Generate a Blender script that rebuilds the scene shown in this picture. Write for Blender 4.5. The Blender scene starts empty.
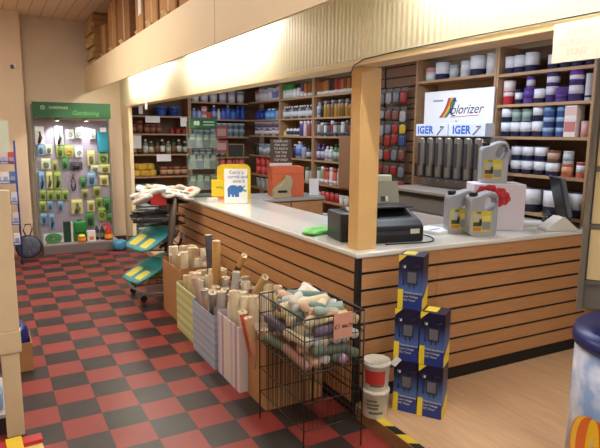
import bpy, bmesh, math, random
from mathutils import Vector, Matrix, Euler
random.seed(7)
PI = math.pi
SC = bpy.context.scene
COL = SC.collection
R = math.radians

# ------------------------------------------------------------------ materials
def srgb(c):
    return tuple(((v/255)/12.92 if v/255 <= .04045 else ((v/255+.055)/1.055)**2.4) for v in c)
_M = {}
def mat(name, rgb, rough=.5, metal=0., noise=0., nscale=12., alpha=None, emit=None, stretch=None, bump=0., coat=0., trans=0.):
    if name in _M: return _M[name]
    m = bpy.data.materials.new(name); m.use_nodes = True
    nt = m.node_tree; b = nt.nodes['Principled BSDF']
    c = srgb(rgb)
    b.inputs['Base Color'].default_value = (*c, 1)
    b.inputs['Roughness'].default_value = rough
    b.inputs['Metallic'].default_value = metal
    if coat: b.inputs['Coat Weight'].default_value = coat
    if trans: b.inputs['Transmission Weight'].default_value = trans
    if noise or bump:
        tc = nt.nodes.new('ShaderNodeTexCoord'); mp = nt.nodes.new('ShaderNodeMapping')
        mp.inputs['Scale'].default_value = stretch or (1, 1, 1)
        nz = nt.nodes.new('ShaderNodeTexNoise'); nz.inputs['Scale'].default_value = nscale
        nz.inputs['Detail'].default_value = 5
        nt.links.new(tc.outputs['Object'], mp.inputs['Vector']); nt.links.new(mp.outputs['Vector'], nz.inputs['Vector'])
        if noise:
            r = nt.nodes.new('ShaderNodeValToRGB')
            r.color_ramp.elements[0].position = .3; r.color_ramp.elements[1].position = .7
            r.color_ramp.elements[0].color = (*[max(0, v*(1-noise)) for v in c], 1)
            r.color_ramp.elements[1].color = (*[min(1, v*(1+noise)) for v in c], 1)
            nt.links.new(nz.outputs['Fac'], r.inputs['Fac']); nt.links.new(r.outputs['Color'], b.inputs['Base Color'])
        if bump:
            bp = nt.nodes.new('ShaderNodeBump'); bp.inputs['Strength'].default_value = bump
            bp.inputs['Distance'].default_value = .01
            nt.links.new(nz.outputs['Fac'], bp.inputs['Height']); nt.links.new(bp.outputs['Normal'], b.inputs['Normal'])
    if alpha is not None:
        b.inputs['Alpha'].default_value = alpha
    if emit:
        b.inputs['Emission Color'].default_value = (*srgb(emit[0]), 1); b.inputs['Emission Strength'].default_value = emit[1]
    _M[name] = m
    return m

def stripes_mat(name, cols, scale, axis='X', rough=.6):
    """equal stripes along an object axis"""
    m = bpy.data.materials.new(name); m.use_nodes = True; nt = m.node_tree; b = nt.nodes['Principled BSDF']
    tc = nt.nodes.new('ShaderNodeTexCoord'); sp = nt.nodes.new('ShaderNodeSeparateXYZ')
    mu = nt.nodes.new('ShaderNodeMath'); mu.operation = 'MULTIPLY'; mu.inputs[1].default_value = scale
    fr = nt.nodes.new('ShaderNodeMath'); fr.operation = 'FRACT'
    rp = nt.nodes.new('ShaderNodeValToRGB'); rp.color_ramp.interpolation = 'CONSTANT'
    el = rp.color_ramp.elements
    n = len(cols)
    el[0].position = 0; el[0].color = (*srgb(cols[0]), 1)
    el[1].position = 1/n; el[1].color = (*srgb(cols[1]), 1)
    for i in range(2, n):
        e = el.new(i/n); e.color = (*srgb(cols[i]), 1)
    nt.links.new(tc.outputs['Object'], sp.inputs[0]); nt.links.new(sp.outputs[axis], mu.inputs[0])
    nt.links.new(mu.outputs[0], fr.inputs[0]); nt.links.new(fr.outputs[0], rp.inputs['Fac'])
    nt.links.new(rp.outputs['Color'], b.inputs['Base Color']); b.inputs['Roughness'].default_value = rough
    _M[name] = m
    return m

def floor_mat():
    m = bpy.data.materials.new('checker_tiles'); m.use_nodes = True; nt = m.node_tree; b = nt.nodes['Principled BSDF']
    tc = nt.nodes.new('ShaderNodeTexCoord'); mp = nt.nodes.new('ShaderNodeMapping'); mp.vector_type = 'POINT'
    s = .2286
    mp.inputs['Scale'].default_value = (1/s, 1/s, 0)
    mp.inputs['Location'].default_value = (-.7302/s, -3.5794/s, .5)
    ck = nt.nodes.new('ShaderNodeTexChecker'); ck.inputs['Scale'].default_value = 1
    ck.inputs['Color1'].default_value = (*srgb((48, 43, 43)), 1); ck.inputs['Color2'].default_value = (*srgb((142, 56, 50)), 1)
    nz = nt.nodes.new('ShaderNodeTexNoise'); nz.inputs['Scale'].default_value = 9; nz.inputs['Detail'].default_value = 8
    mx = nt.nodes.new('ShaderNodeMix'); mx.data_type = 'RGBA'; mx.blend_type = 'MULTIPLY'; mx.inputs['Factor'].default_value = .45
    rp = nt.nodes.new('ShaderNodeValToRGB'); rp.color_ramp.elements[0].color = (.55, .55, .55, 1); rp.color_ramp.elements[1].color = (1.1, 1.08, 1.06, 1)
    rp.color_ramp.elements[0].position = .25; rp.color_ramp.elements[1].position = .7
    nt.links.new(tc.outputs['Object'], mp.inputs[0]); nt.links.new(mp.outputs[0], ck.inputs['Vector'])
    nt.links.new(tc.outputs['Object'], nz.inputs['Vector']); nt.links.new(nz.outputs['Fac'], rp.inputs[0])
    nt.links.new(ck.outputs['Color'], mx.inputs['A']); nt.links.new(rp.outputs['Color'], mx.inputs['B'])
    # seams
    sp = nt.nodes.new('ShaderNodeSeparateXYZ'); nt.links.new(mp.outputs[0], sp.inputs[0])
    outs = []
    for ax in 'XY':
        f = nt.nodes.new('ShaderNodeMath'); f.operation = 'FRACT'; nt.links.new(sp.outputs[ax], f.inputs[0])
        a = nt.nodes.new('ShaderNodeMath'); a.operation = 'LESS_THAN'; a.inputs[1].default_value = .018; nt.links.new(f.outputs[0], a.inputs[0]); outs.append(a)
    mm = nt.nodes.new('ShaderNodeMath'); mm.operation = 'MAXIMUM'; nt.links.new(outs[0].outputs[0], mm.inputs[0]); nt.links.new(outs[1].outputs[0], mm.inputs[1])
    m2 = nt.nodes.new('ShaderNodeMix'); m2.data_type = 'RGBA'; m2.inputs['B'].default_value = (*srgb((45, 34, 34)), 1)
    ms = nt.nodes.new('ShaderNodeMath'); ms.operation = 'MULTIPLY'; ms.inputs[1].default_value = .6
    nt.links.new(mm.outputs[0], ms.inputs[0]); nt.links.new(ms.outputs[0], m2.inputs['Factor']); nt.links.new(mx.outputs['Result'], m2.inputs['A'])
    nt.links.new(m2.outputs['Result'], b.inputs['Base Color'])
    r2 = nt.nodes.new('ShaderNodeMapRange'); r2.inputs['To Min'].default_value = .25; r2.inputs['To Max'].default_value = .5
    nt.links.new(nz.outputs['Fac'], r2.inputs['Value']); nt.links.new(r2.outputs[0], b.inputs['Roughness'])
    return m

def ribbed_mat(name, rgb, axis='Y', pitch=.05, rough=.45, depth=.004):
    """vertical ribs cut across an axis: bump"""
    m = bpy.data.materials.new(name); m.use_nodes = True; nt = m.node_tree; b = nt.nodes['Principled BSDF']
    b.inputs['Base Color'].default_value = (*srgb(rgb), 1); b.inputs['Roughness'].default_value = rough
    tc = nt.nodes.new('ShaderNodeTexCoord'); wv = nt.nodes.new('ShaderNodeTexWave'); wv.bands_direction = axis
    wv.inputs['Scale'].default_value = .314/pitch
    bp = nt.nodes.new('ShaderNodeBump'); bp.inputs['Distance'].default_value = depth; bp.inputs['Strength'].default_value = 1
    nt.links.new(tc.outputs['Object'], wv.inputs['Vector']); nt.links.new(wv.outputs['Fac'], bp.inputs['Height']); nt.links.new(bp.outputs['Normal'], b.inputs['Normal'])
    return m

# ------------------------------------------------------------------ mesh builder
class MB:
    def __init__(s): s.v = []; s.f = []; s.m = []; s.sm = []; s.mats = []; s.cur = 0; s.T = Matrix.Identity(4)
    def use(s, m):
        if m not in s.mats: s.mats.append(m)
        s.cur = s.mats.index(m); return s
    def xf(s, M=None): s.T = M or Matrix.Identity(4); return s
    def add(s, vs, fs, smooth=False):
        o = len(s.v); s.v += [tuple(s.T @ Vector(v)) for v in vs]
        for f in fs: s.f.append([o+i for i in f]); s.m.append(s.cur); s.sm.append(smooth)
        return s
    def box(s, x0, x1, y0, y1, z0, z1):
        vs = [(x0,y0,z0),(x1,y0,z0),(x1,y1,z0),(x0,y1,z0),(x0,y0,z1),(x1,y0,z1),(x1,y1,z1),(x0,y1,z1)]
        return s.add(vs, [(0,3,2,1),(4,5,6,7),(0,1,5,4),(1,2,6,5),(2,3,7,6),(3,0,4,7)])
    def lathe(s, prof, n=20, cx=0, cy=0, a0=0, a1=2*PI, caps=True):
        full = abs(a1-a0-2*PI) < 1e-6; k = n if full else n+1
        vs = []; fs = []
        for r, z in prof:
            for i in range(k):
                a = a0+(a1-a0)*i/n; vs.append((cx+r*math.cos(a), cy+r*math.sin(a), z))
        for j in range(len(prof)-1):
            for i in range(n):
                i2 = (i+1) % k
                fs.append((j*k+i, j*k+i2, (j+1)*k+i2, (j+1)*k+i))
        s.add(vs, fs, True)
        if caps and full:
            if prof[0][0] > 1e-5: s.add([vs[i] for i in range(k)], [tuple(reversed(range(k)))])
            if prof[-1][0] > 1e-5: s.add([vs[(len(prof)-1)*k+i] for i in range(k)], [tuple(range(k))])
        return s
    def tube(s, pts, r, n=8, closed=False):
        P = [Vector(p) for p in pts]; k = len(P); rings = []
        up = Vector((0, 0, 1))
        for i in range(k):
            if closed: d = P[(i+1) % k]-P[i-1]
            else: d = P[min(i+1, k-1)]-P[max(i-1, 0)]
            d.normalize(); a = d.cross(up)
            if a.length < 1e-3: a = d.cross(Vector((1, 0, 0)))
            a.normalize(); b = d.cross(a); rr = r[i] if isinstance(r, (list, tuple)) else r
            rings.append([tuple(P[i]+a*rr*math.cos(2*PI*j/n)+b*rr*math.sin(2*PI*j/n)) for j in range(n)])
        vs = [v for g in rings for v in g]; fs = []
        for i in range(k if closed else k-1):
            for j in range(n):
                fs.append((i*n+j, ((i+1) % k)*n+j, ((i+1) % k)*n+(j+1) % n, i*n+(j+1) % n))
        s.add(vs, fs, n > 4)
        if not closed:
            s.add(rings[0], [tuple(range(n))]); s.add(rings[-1], [tuple(reversed(range(n)))])
        return s
    def prism(s, poly, z0, z1):
        n = len(poly)
        vs = [(x, y, z0) for x, y in poly]+[(x, y, z1) for x, y in poly]
        fs = [tuple(reversed(range(n))), tuple(range(n, 2*n))]+[(i, (i+1) % n, n+(i+1) % n, n+i) for i in range(n)]
        return s.add(vs, fs)
    def quad(s, a, b, c, d): return s.add([a, b, c, d], [(0, 1, 2, 3)])
    def blob(s, cx, cy, cz, rx, ry, rz, e=.6, n=16, m=10, wob=0., seed=0):
        """superellipsoid"""
        rnd = random.Random(seed); ph = [rnd.uniform(0, 6) for _ in range(4)]
        f = lambda w: math.copysign(abs(w)**e, w)
        vs = []; fs = []
        for j in range(m+1):
            t = -PI/2+PI*j/m
            for i in range(n):
                a = 2*PI*i/n
                k = 1+wob*(math.sin(3*a+ph[0])*math.cos(2*t+ph[1])+.6*math.sin(5*a+ph[2]+3*t))
                vs.append((cx+rx*k*f(math.cos(t))*f(math.cos(a)), cy+ry*k*f(math.cos(t))*f(math.sin(a)), cz+rz*k*f(math.sin(t))))
        for j in range(m):
            for i in range(n): fs.append((j*n+i, j*n+(i+1) % n, (j+1)*n+(i+1) % n, (j+1)*n+i))
        return s.add(vs, fs, True)
    def build(s, name, parent=None, loc=None, bevel=0.):
        me = bpy.data.meshes.new(name); me.from_pydata(s.v, [], s.f)
        for m in s.mats: me.materials.append(m)
        me.polygons.foreach_set('material_index', s.m); me.polygons.foreach_set('use_smooth', s.sm)
        me.update()
        bm = bmesh.new(); bm.from_mesh(me); bmesh.ops.remove_doubles(bm, verts=bm.verts, dist=1e-6)
        bmesh.ops.dissolve_degenerate(bm, edges=bm.edges, dist=1e-6)
        bmesh.ops.recalc_face_normals(bm, faces=bm.faces); bm.to_mesh(me); bm.free()
        o = bpy.data.objects.new(name, me); COL.objects.link(o)
        if parent: o.parent = parent
        if loc: o.location = loc
        if bevel:
            b = o.modifiers.new('bevel', 'BEVEL'); b.width = bevel; b.segments = 2; b.limit_method = 'ANGLE'
        return o

def B(m): return MB().use(m)
def tag(o, label, cat, group=None, kind=None):
    n = len(label.split())
    assert 4 <= n <= 16, (n, label)
    o['label'] = label; o['category'] = cat
    if group: o['group'] = group
    if kind: o['kind'] = kind
    return o
def thing(name, label, cat, loc=(0, 0, 0), rotz=0, group=None, rot=None):
    o = bpy.data.objects.new(name, None); COL.objects.link(o); o.empty_display_size = .05
    o.location = loc; o.rotation_euler = rot or (0, 0, rotz)
    return tag(o, label, cat, group)
def struct(name, mb, label=None, bevel=0.):
    o = mb.build(name, bevel=bevel); o['kind'] = 'structure'
    if label: o['label'] = label
    return o
def copy_thing(src, loc=None, rot=None, label=None, group=None, scale=None):
    c = src.copy(); COL.objects.link(c)
    for ch in src.children:
        d = ch.copy(); COL.objects.link(d); d.parent = c
        for g in ch.children:
            e = g.copy(); COL.objects.link(e); e.parent = d
    if loc is not None: c.location = loc
    if rot is not None: c.rotation_euler = rot
    if scale: c.scale = scale
    if label: c['label'] = label
    if group: c['group'] = group
    return c
def text(name, body, size, m, parent, M, shear=0., extrude=.0006, align='CENTER', bold=0., space=1.):
    cu = bpy.data.curves.new(name, 'FONT'); cu.body = body; cu.size = size; cu.align_x = align; cu.align_y = 'CENTER'
    cu.shear = shear; cu.extrude = extrude; cu.offset = bold; cu.resolution_u = 3; cu.space_character = space
    t = bpy.data.objects.new(name, cu); COL.objects.link(t)
    dg = bpy.context.evaluated_depsgraph_get(); dg.update()
    me = bpy.data.meshes.new_from_object(t.evaluated_get(dg))
    bpy.data.objects.remove(t)
    me.materials.clear(); me.materials.append(m); me.name = name
    me.transform(M)
    o = bpy.data.objects.new(name, me); COL.objects.link(o)
    if parent: o.parent = parent
    return o
def face_front(x, y, z, rz=0):
    """matrix putting text upright, reading towards local -Y, at (x,y,z)"""
    return Matrix.Translation((x, y, z)) @ Matrix.Rotation(rz, 4, 'Z') @ Matrix.Rotation(PI/2, 4, 'X')
def smooth(pts, n=6):
    P = [Vector(p) for p in pts]; P = [2*P[0]-P[1]]+P+[2*P[-1]-P[-2]]; out = []
    for i in range(1, len(P)-2):
        a, b, c, d = P[i-1:i+3]
        for k in range(n):
            t = k/n; out.append(.5*((2*b)+(c-a)*t+(2*a-5*b+4*c-d)*t*t+(3*b-a-3*c+d)*t**3))
    return out+[P[-2]]
ORD = 'first second third fourth fifth sixth seventh eighth ninth tenth eleventh twelfth thirteenth fourteenth fifteenth sixteenth seventeenth eighteenth nineteenth twentieth'.split()
ORD += ['twenty-'+w for w in ORD[:9]]

# ------------------------------------------------------------------ palette
WOOD = mat('counter_wood', (188, 138, 92), .42, noise=.10, nscale=6, stretch=(1, 1, 14))
GROOVE = mat('groove_black', (22, 16, 13), .7)
BLACK = mat('black_plastic', (24, 24, 26), .4)
DKGREY = mat('dark_grey', (48, 48, 52), .5)
WHITE = mat('white_plastic', (236, 236, 236), .4)
SHELFW = mat('shelf_wood', (176, 140, 104), .5, noise=.08, nscale=5, stretch=(1, 1, 8))
SHELFD = mat('shelf_back', (112, 84, 62), .7)
STEEL = mat('steel', (170, 172, 174), .3, metal=.9)
CARD = mat('cardboard', (180, 134, 88), .85, noise=.08, nscale=14)
CARDD = mat('cardboard_edge', (140, 100, 64), .9, noise=.15, nscale=60)
CREAM = mat('cream_paint', (238, 218, 178), .6, noise=.02, nscale=3)
POSTW = mat('ochre_paint', (214, 176, 116), .5, noise=.04, nscale=5)
WALLM = mat('wall_plaster', (230, 212, 186), .8, noise=.03, nscale=2.5, bump=.05)
TOPM = mat('worktop_laminate', (222, 222, 214), .18, noise=.05, nscale=160, coat=.3)
GREEN = mat('header_green', (22, 88, 44), .4)
WIRE = mat('dark_wire', (60, 58, 54), .35, metal=.7)
CLEAR = mat('clear_film', (200, 220, 214), .15, alpha=.12)
ct = 1.015     # worktop height
zp = .0835     # raised floor height
XC = 1.836     # counter front plane
YC = 2.590
WR = R(-1.9)   # the wing is not quite square to the long run
XR, YB = 3.95, 8.88   # shelf fronts
# ================================================================== SETTING
FL = floor_mat()
WFL = mat('wood_floor', (212, 176, 138), .35, noise=.10, nscale=4, stretch=(9, 1, 1))
RISER = mat('step_riser_wood', (140, 98, 62), .55, noise=.1, nscale=8, stretch=(1, 6, 1))
struct('floor', B(FL).box(-1.6, XC+.04, -2.6, 9.3, -.05, 0))
mb = B(WFL).box(XC, 4.3, -2.6, 2.56, .0, zp).box(XC+.03, 4.3, 2.56, 9.3, .0, zp)
mb.use(RISER).box(XC-.004, XC, -2.6, 2.56, 0.0, zp-.002)
struct('floor_raised', mb, 'raised wooden floor one step above the checker tiles')
CEIL = stripes_mat('ceiling_planks', [(240, 216, 190)]*12+[(196, 166, 140)], 1/.155, 'X', .6)
struct('ceiling', B(CEIL).box(-1.6, 4.3, -2.6, 9.3, 3.28, 3.33))
struct('wall_back', B(WALLM).box(-1.6, XC, 8.95, 9.15, 0, 3.28))
struct('wall_back_bay', B(SHELFD).box(XC, 4.3, 9.2, 9.3, 0, 3.28))
struct('wall_right', B(WALLM).box(4.3, 4.4, -2.6, 9.3, 0, 3.28))
struct('wall_left', B(WALLM).box(-1.7, -1.6, -2.6, 9.3, 0, 3.28))
struct('wall_pillar', B(mat('pillar_paint', (232, 208, 178), .75, noise=.02, nscale=3)).box(-1.6, .49, 8.6, 8.95, 0, 3.28), 'boxed-out pale pillar left of the garden display')
PEL = mat('pelmet_cream', (246, 228, 190), .55, noise=.015, nscale=2)
mb = B(PEL).box(1.33, 1.35, -1.0, 8.95, 2.262, 2.625)
mb.use(CARDD).box(1.3295, 1.33, 3.52, 3.524, 2.262, 2.625)
struct('trim_1', mb, 'long cream pelmet board below the stored cardboard')
FASC = ribbed_mat('ribbed_fascia', (222, 222, 198), 'Y', .040, depth=.0018)
struct('trim_2', B(FASC).box(XC, XC+.02, -1.0, 8.95, 2.105, 2.575), 'ribbed fascia panel above the counter opening')
struct('trim_3', B(mat('header_cream', (234, 219, 184), .5, noise=.02)).box(XC-.004, 1.975, -1.0, 8.95, 2.072, 2.103), 'cream header beam over the counter opening', bevel=.003)
struct('trim_4', B(CREAM).box(XC, XC+.05, 8.42, 8.95, 0, 2.072), 'cream end post beside the garden display')
struct('trim_5', B(POSTW).box(1.872, 2.012, 2.652, 2.75, ct, 2.072), 'ochre post standing on the counter corner', bevel=.003)
struct('trim_6', B(mat('deck_board', (150, 116, 84), .7)).box(1.35, 4.3, -1.0, 9.2, 2.575, 2.61), 'storage deck behind the pelmet')
struct('trim_7', B(mat('bay_ceiling', (200, 180, 160), .7)).box(1.976, 4.3, -1.0, 9.2, 2.54, 2.574), 'ceiling of the shop bay behind the counter')
struct('baseboard_back', B(mat('skirting', (70, 50, 42), .6)).box(.49, XC, 8.938, 8.95, 0, .08))
# hazard tape on the step edge
t = MB(); HY = mat('hazard_yellow', (236, 208, 60), .5); HB = mat('hazard_black', (34, 32, 30), .5)
y = 2.49; i = 0
while y > -1.:
    t.use(HB if i % 2 == 0 else HY)
    t.add([(XC, y, zp+.0012), (XC+.05, y-.03, zp+.0012), (XC+.05, y-.13, zp+.0012), (XC, y-.10, zp+.0012)], [(0, 1, 2, 3)])
    t.add([(XC, y, zp+.0002), (XC+.05, y-.03, zp+.0002), (XC+.05, y-.13, zp+.0002), (XC, y-.10, zp+.0002)], [(3, 2, 1, 0)])
    y -= .10; i += 1
tag(t.build('hazard_tape'), 'black and yellow hazard tape stuck along the wooden step edge', 'tape')

# lights -------------------------------------------------------------
TUBEM = mat('tube_glow', (255, 250, 235), emit=((255, 252, 245), 80.))
for k, (y0, y1, nm) in enumerate(((6.5, 8.25, 'farthest'), (3.75, 5.6, 'middle'), (.35, 2.1, 'nearest'))):
    th = thing('fluorescent_tube', f'fluorescent tube hidden behind the pelmet, {nm} of three', 'light', (1.70, (y0+y1)/2, 2.50))
    L = (y1-y0)/2
    B(TUBEM).tube([(0, -L, 0), (0, L, 0)], .014, 10).build('tube', th)
    b = B(WHITE).box(-.03, .03, -L-.03, L+.03, .035, .0745); b.box(-.02, .02, -L-.03, -L, -.02, .035).box(-.02, .02, L, L+.03, -.02, .035)
    b.build('batten', th)
def area(name, loc, rot, sx, sy, power, col):
    l = bpy.data.lights.new(name, 'AREA'); l.shape = 'RECTANGLE'; l.size = sx; l.size_y = sy; l.energy = power; l.color = col
    o = bpy.data.objects.new(name, l); COL.objects.link(o); o.location = loc; o.rotation_euler = rot; return o
WARM = (1., .92, .82); NEUT = (1., .96, .90); COOL = (.80, .88, 1.)
area('aisle_ceiling_light_near', (.1, 1.2, 3.22), (0, 0, 0), .5, 2.4, 30, WARM)
area('aisle_ceiling_light_far', (.1, 5.6, 3.22), (0, 0, 0), .5, 2.4, 56, WARM)
area('bay_ceiling_light_far', (3.0, 6.9, 2.52), (0, 0, 0), .4, 2.2, 26, COOL)
area('bay_ceiling_light_near', (3.0, 3.7, 2.52), (0, 0, 0), .4, 1.6, 30, COOL)
area('added_front_floor_fill', (3.1, .9, 2.52), (0, 0, 0), .4, 1.4, 20, NEUT)  # added fill that brightens the front wooden floor, no real fitting
area('shopfront_daylight', (.8, -2.3, 1.6), (R(90), 0, 0), 3.6, 2.2, 22, (.88, .93, 1.))
w = bpy.data.worlds.new('World'); SC.world = w; w.use_nodes = True
w.node_tree.nodes['Background'].inputs['Color'].default_value = (.75, .8, .9, 1); w.node_tree.nodes['Background'].inputs['Strength'].default_value = .25

# camera -------------------------------------------------------------
cam = bpy.data.cameras.new('Camera'); co = bpy.data.objects.new('Camera', cam); COL.objects.link(co)
yaw, pit, rol = .5100629948, -.159746109, .009588673
cy_, sy_, cp, sp_ = math.cos(yaw), math.sin(yaw), math.cos(pit), math.sin(pit)
fv = Vector((sy_*cp, cy_*cp, sp_)); rv = Vector((cy_, -sy_, 0)); uv = rv.cross(fv)
r2 = rv*math.cos(rol)+uv*math.sin(rol); u2 = -rv*math.sin(rol)+uv*math.cos(rol)
co.matrix_world = Matrix(((r2.x, u2.x, -fv.x, 0), (r2.y, u2.y, -fv.y, 0), (r2.z, u2.z, -fv.z, 1.69103), (0, 0, 0, 1)))
cam.sensor_width = 36; cam.lens = 556.542/600*36; cam.clip_start = .05; cam.clip_end = 60
SC.camera = co
SC.view_settings.view_transform = 'Standard'; SC.view_settings.look = 'None'; SC.view_settings.gamma = 1; SC.view_settings.exposure = .22

# ================================================================== COUNTER
GP = .1035
def slats(mb, axis, a0, a1, front, ztop, zbot, depth=.02):
    """wood boards with black gaps, front towards minus axis"""
    z = ztop
    while z > zbot+.01:
        zb = max(z-GP+.018, zbot)
        mb.use(WOOD)
        if axis == 'X': mb.box(front, front+depth, a0, a1, zb, z)
        else: mb.box(a0, a1, front, front+depth, zb, z)
        z -= GP
    mb.use(GROOVE)
    if axis == 'X': mb.box(front+.012, front+depth+.01, a0, a1, zbot, ztop)
    else: mb.box(a0, a1, front+.012, front+depth+.01, zbot, ztop)
    return mb
CARC = mat('carcass_wood', (150, 108, 72), .6)
c = thing('counter_unit', 'long slatted wooden counter facing the checker tile aisle', 'counter', (XC, YC, 0))
slats(MB(), 'X', .03, 3.5, 0, .981, .08).build('slatted_panel', c); slats(MB(), 'Y', .03, .60, 0, .981, zp+.085).build('return_panel', c).rotation_euler = (0, 0, WR)
B(GROOVE).box(.03, .60, .008, .031, zp, zp+.085).build('return_plinth', c).rotation_euler = (0, 0, WR)
B(GROOVE).box(.01, .03, .03, 3.5, 0, .08).build('plinth', c)
B(CARC).box(.031, .6, .031, 3.5, zp, .981).build('carcass', c)
B(BLACK).box(-.002, .03, -.002, .03, zp, .981).build('corner_trim', c)
c = thing('counter_unit', 'slatted wooden counter wing on the raised wooden floor behind blue boxes', 'counter', (XC, YC, zp), WR)
slats(MB(), 'Y', .602, 2.10, 0, .981-zp, .085).build('slatted_panel', c)
B(GROOVE).box(.602, 2.10, .008, .03, 0, .085).build('plinth', c)
B(CARC).box(.602, 2.08, .031, .62, 0, .981-zp).build('carcass', c)
w_ = MB().use(TOPM)
w_.prism([(1.822, 2.577), (3.94, 2.507), (3.94, 3.2), (2.46, 3.2), (2.46, 6.06), (1.822, 6.06)], .9815, ct)
wt = w_.build('worktop', bevel=.010); tag(wt, 'pale grey speckled worktop running round the counter corner', 'worktop')
# far return
c = thing('rear_counter', 'lower grey topped counter with wooden drawers carrying the orange box', 'counter', (2.475, 5.36, zp))
LG = mat('rear_top_grey', (168, 166, 160), .35, noise=.05, nscale=90)
B(LG).prism([(0, 0), (.85, 0), (.85, .6), (0, .6)], .88, .915).build('worktop', c, bevel=.006)
mb = B(CARC).box(.0, .83, .02, .58, 0, .88); mb.build('carcass', c)
for i in range(2):
    for j in range(3):
        d = B(WOOD).box(.01+.41*i, .405+.41*i, .004, .02, .62-.26*j, .865-.26*j).build('drawer', c)
        B(GROOVE).box(.01+.41*i, .405+.41*i, .008, .02, .603-.26*j, .62-.26*j).build('finger_groove', d)

# ================================================================== SHELVING
def shelf_unit(label, w, levels, loc, rotz, d=.30, top=2.46, z0=zp, sides=(1, 1), back=SHELFD):
    """local: x along the front from 0 to w, front at y=0, depth +y"""
    t = thing('shelving_unit', label, 'shelf unit', loc, rotz)
    B(back).box(0, w, d-.015, d, z0-loc[2], top-loc[2]).build('back_panel', t)
    if sides[0]: B(SHELFW).box(0, .022, -.004, d-.016, z0-loc[2], top-loc[2]).build('side_panel', t)
    if sides[1]: B(SHELFW).box(w-.022, w, -.004, d-.016, z0-loc[2], top-loc[2]).build('side_panel', t)
    for z in levels:
        B(SHELFW).box(.0225 if sides[0] else 0, w-.0225 if sides[1] else w, 0, d-.016, z-.024-loc[2], z-loc[2]).build('shelf', t)
    return t
RW = -PI/2
LV_R = [2.215, 1.922, 1.667, 1.343, 1.024, .80, .5]
LV_B2 = [2.20, 1.925, 1.64, 1.30, .98, .6]
LV_B1 = [1.958, 1.68, 1.36, 1.007, .70, .40, .15]
LV_T = [2.223, 1.963, 1.69, 1.377, 1.061, .7]
shelf_unit('brown shelf unit of sprays and woodstains just left of the ochre post', 1.005, LV_R, (XR, 6.715, 0), RW)
shelf_unit('brown shelf unit behind the orange box on the side wall', 1.0, LV_R, (XR, 7.725, 0), RW)
shelf_unit('brown shelf unit on the side wall meeting the far corner', 1.15, LV_R, (XR, 8.88, 0), RW, sides=(0, 1))
shelf_unit('brown back wall shelf unit with sponges and tall dark bottles', .98, LV_B1, (1.92, YB, 0), 0, top=2.3)
shelf_unit('brown back wall shelf unit with blue cleaning bottles', 1.04, LV_B2, (2.905, YB, 0), 0, sides=(1, 0))
shelf_unit('pale wood shelf unit of paint tins right of the rainbow sign', .93, LV_T, (XR, 3.55, 0), RW)
shelf_unit('pale wood shelf unit framing the white rainbow sign', 1.06, [2.24, .6], (XR, 4.615, 0), RW, back=mat('light_back', (186, 158, 126), .6))
shelf_unit('wooden shelf unit behind the white paper notice', .95, LV_T, (XR, 2.615, 0), RW)

# ------------------------------------------------------------------ shelf goods
PROTO = {}
def vessel(key, parts, name):
    """parts: list of (part name, [(material, profile)...])"""
    if key in PROTO: return PROTO[key]
    t = bpy.data.objects.new(name, None); t.empty_display_size = .03
    lst = []
    for pn, mp in parts:
        m = MB()
        for mt, pr in mp:
            m.use(mt); m.lathe(pr, 18)
        o = m.build(pn, t); COL.objects.unlink(o); lst.append(o)
    PROTO[key] = (t, lst); return PROTO[key]
def C(rgb, rough=.4, metal=0.): return mat('col_%d_%d_%d_%d%d' % (*rgb, rough*10, metal*10), rgb, rough, metal)
NAVY = (32, 38, 72)
def tin(h, r, body=(200, 202, 206), label=(236, 238, 244), lid=(190, 192, 196), lo=.0, hi=.93, name='paint_tin'):
    k = ('tin', h, r, body, label, lid, lo, hi)
    parts = [('body', [(C(body, .35), [(r*.97, 0), (r, .004), (r, h-.006), (r*1.03, h-.004), (r*1.03, h)])]),
             ('lid', [(C(lid, .3, .6), [(r*.93, h-.003), (r*.93, h+.001), (r*.8, h+.001), (r*.78, h-.004), (.0001, h-.004)])]),
             ('paper_label', [(C(label, .45), [(r*1.006, h*lo+.004), (r*1.006, h*hi)])])]
    return vessel(k, parts, name)
def bottle(h, r, body, cap, label=None, name='bottle'):
    k = ('bottle', h, r, body, cap, label, name)
    parts = [('body', [(C(body, .3), [(r*.9, 0), (r, .006), (r, h*.66), (r*.8, h*.76), (r*.38, h*.83), (r*.36, h*.9)])]),
             ('cap', [(C(cap, .35), [(r*.45, h*.86), (r*.45, h*.99), (r*.3, h)])])]
    if label: parts.append(('paper_label', [(C(label, .5), [(r*1.01, h*.14), (r*1.01, h*.56)])]))
    return vessel(k, parts, name)
def spray(h, r, body, cap, label=None, name='spray_can'):
    k = ('spray', h, r, body, cap, label, name)
    parts = [('body', [(C(body, .3), [(r*.94, 0), (r, .005), (r, h*.74), (r*.86, h*.79)])]),
             ('cap', [(C(cap, .35), [(r*.9, h*.77), (r*.9, h*.96), (r*.7, h)])])]
    if label: parts.append(('paper_label', [(C(label, .5), [(r*1.01, h*.05), (r*1.01, h*.28)])]))
    return vessel(k, parts, name)
def tub(h, r, body, lid, label=None, name='tub'):
    k = ('tub', h, r, body, lid, label, name)
    parts = [('body', [(C(body, .45), [(r*.86, 0), (r*.88, .003), (r, h*.86)])]),
             ('lid', [(C(lid, .4), [(r*1.05, h*.84), (r*1.05, h*.97), (r*.98, h), (.0001, h)])])]
    if label: parts.append(('paper_label', [(C(label, .5), [(r*.925, h*.2), (r*.99, h*.7)])]))
    return vessel(k, parts, name)
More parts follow.
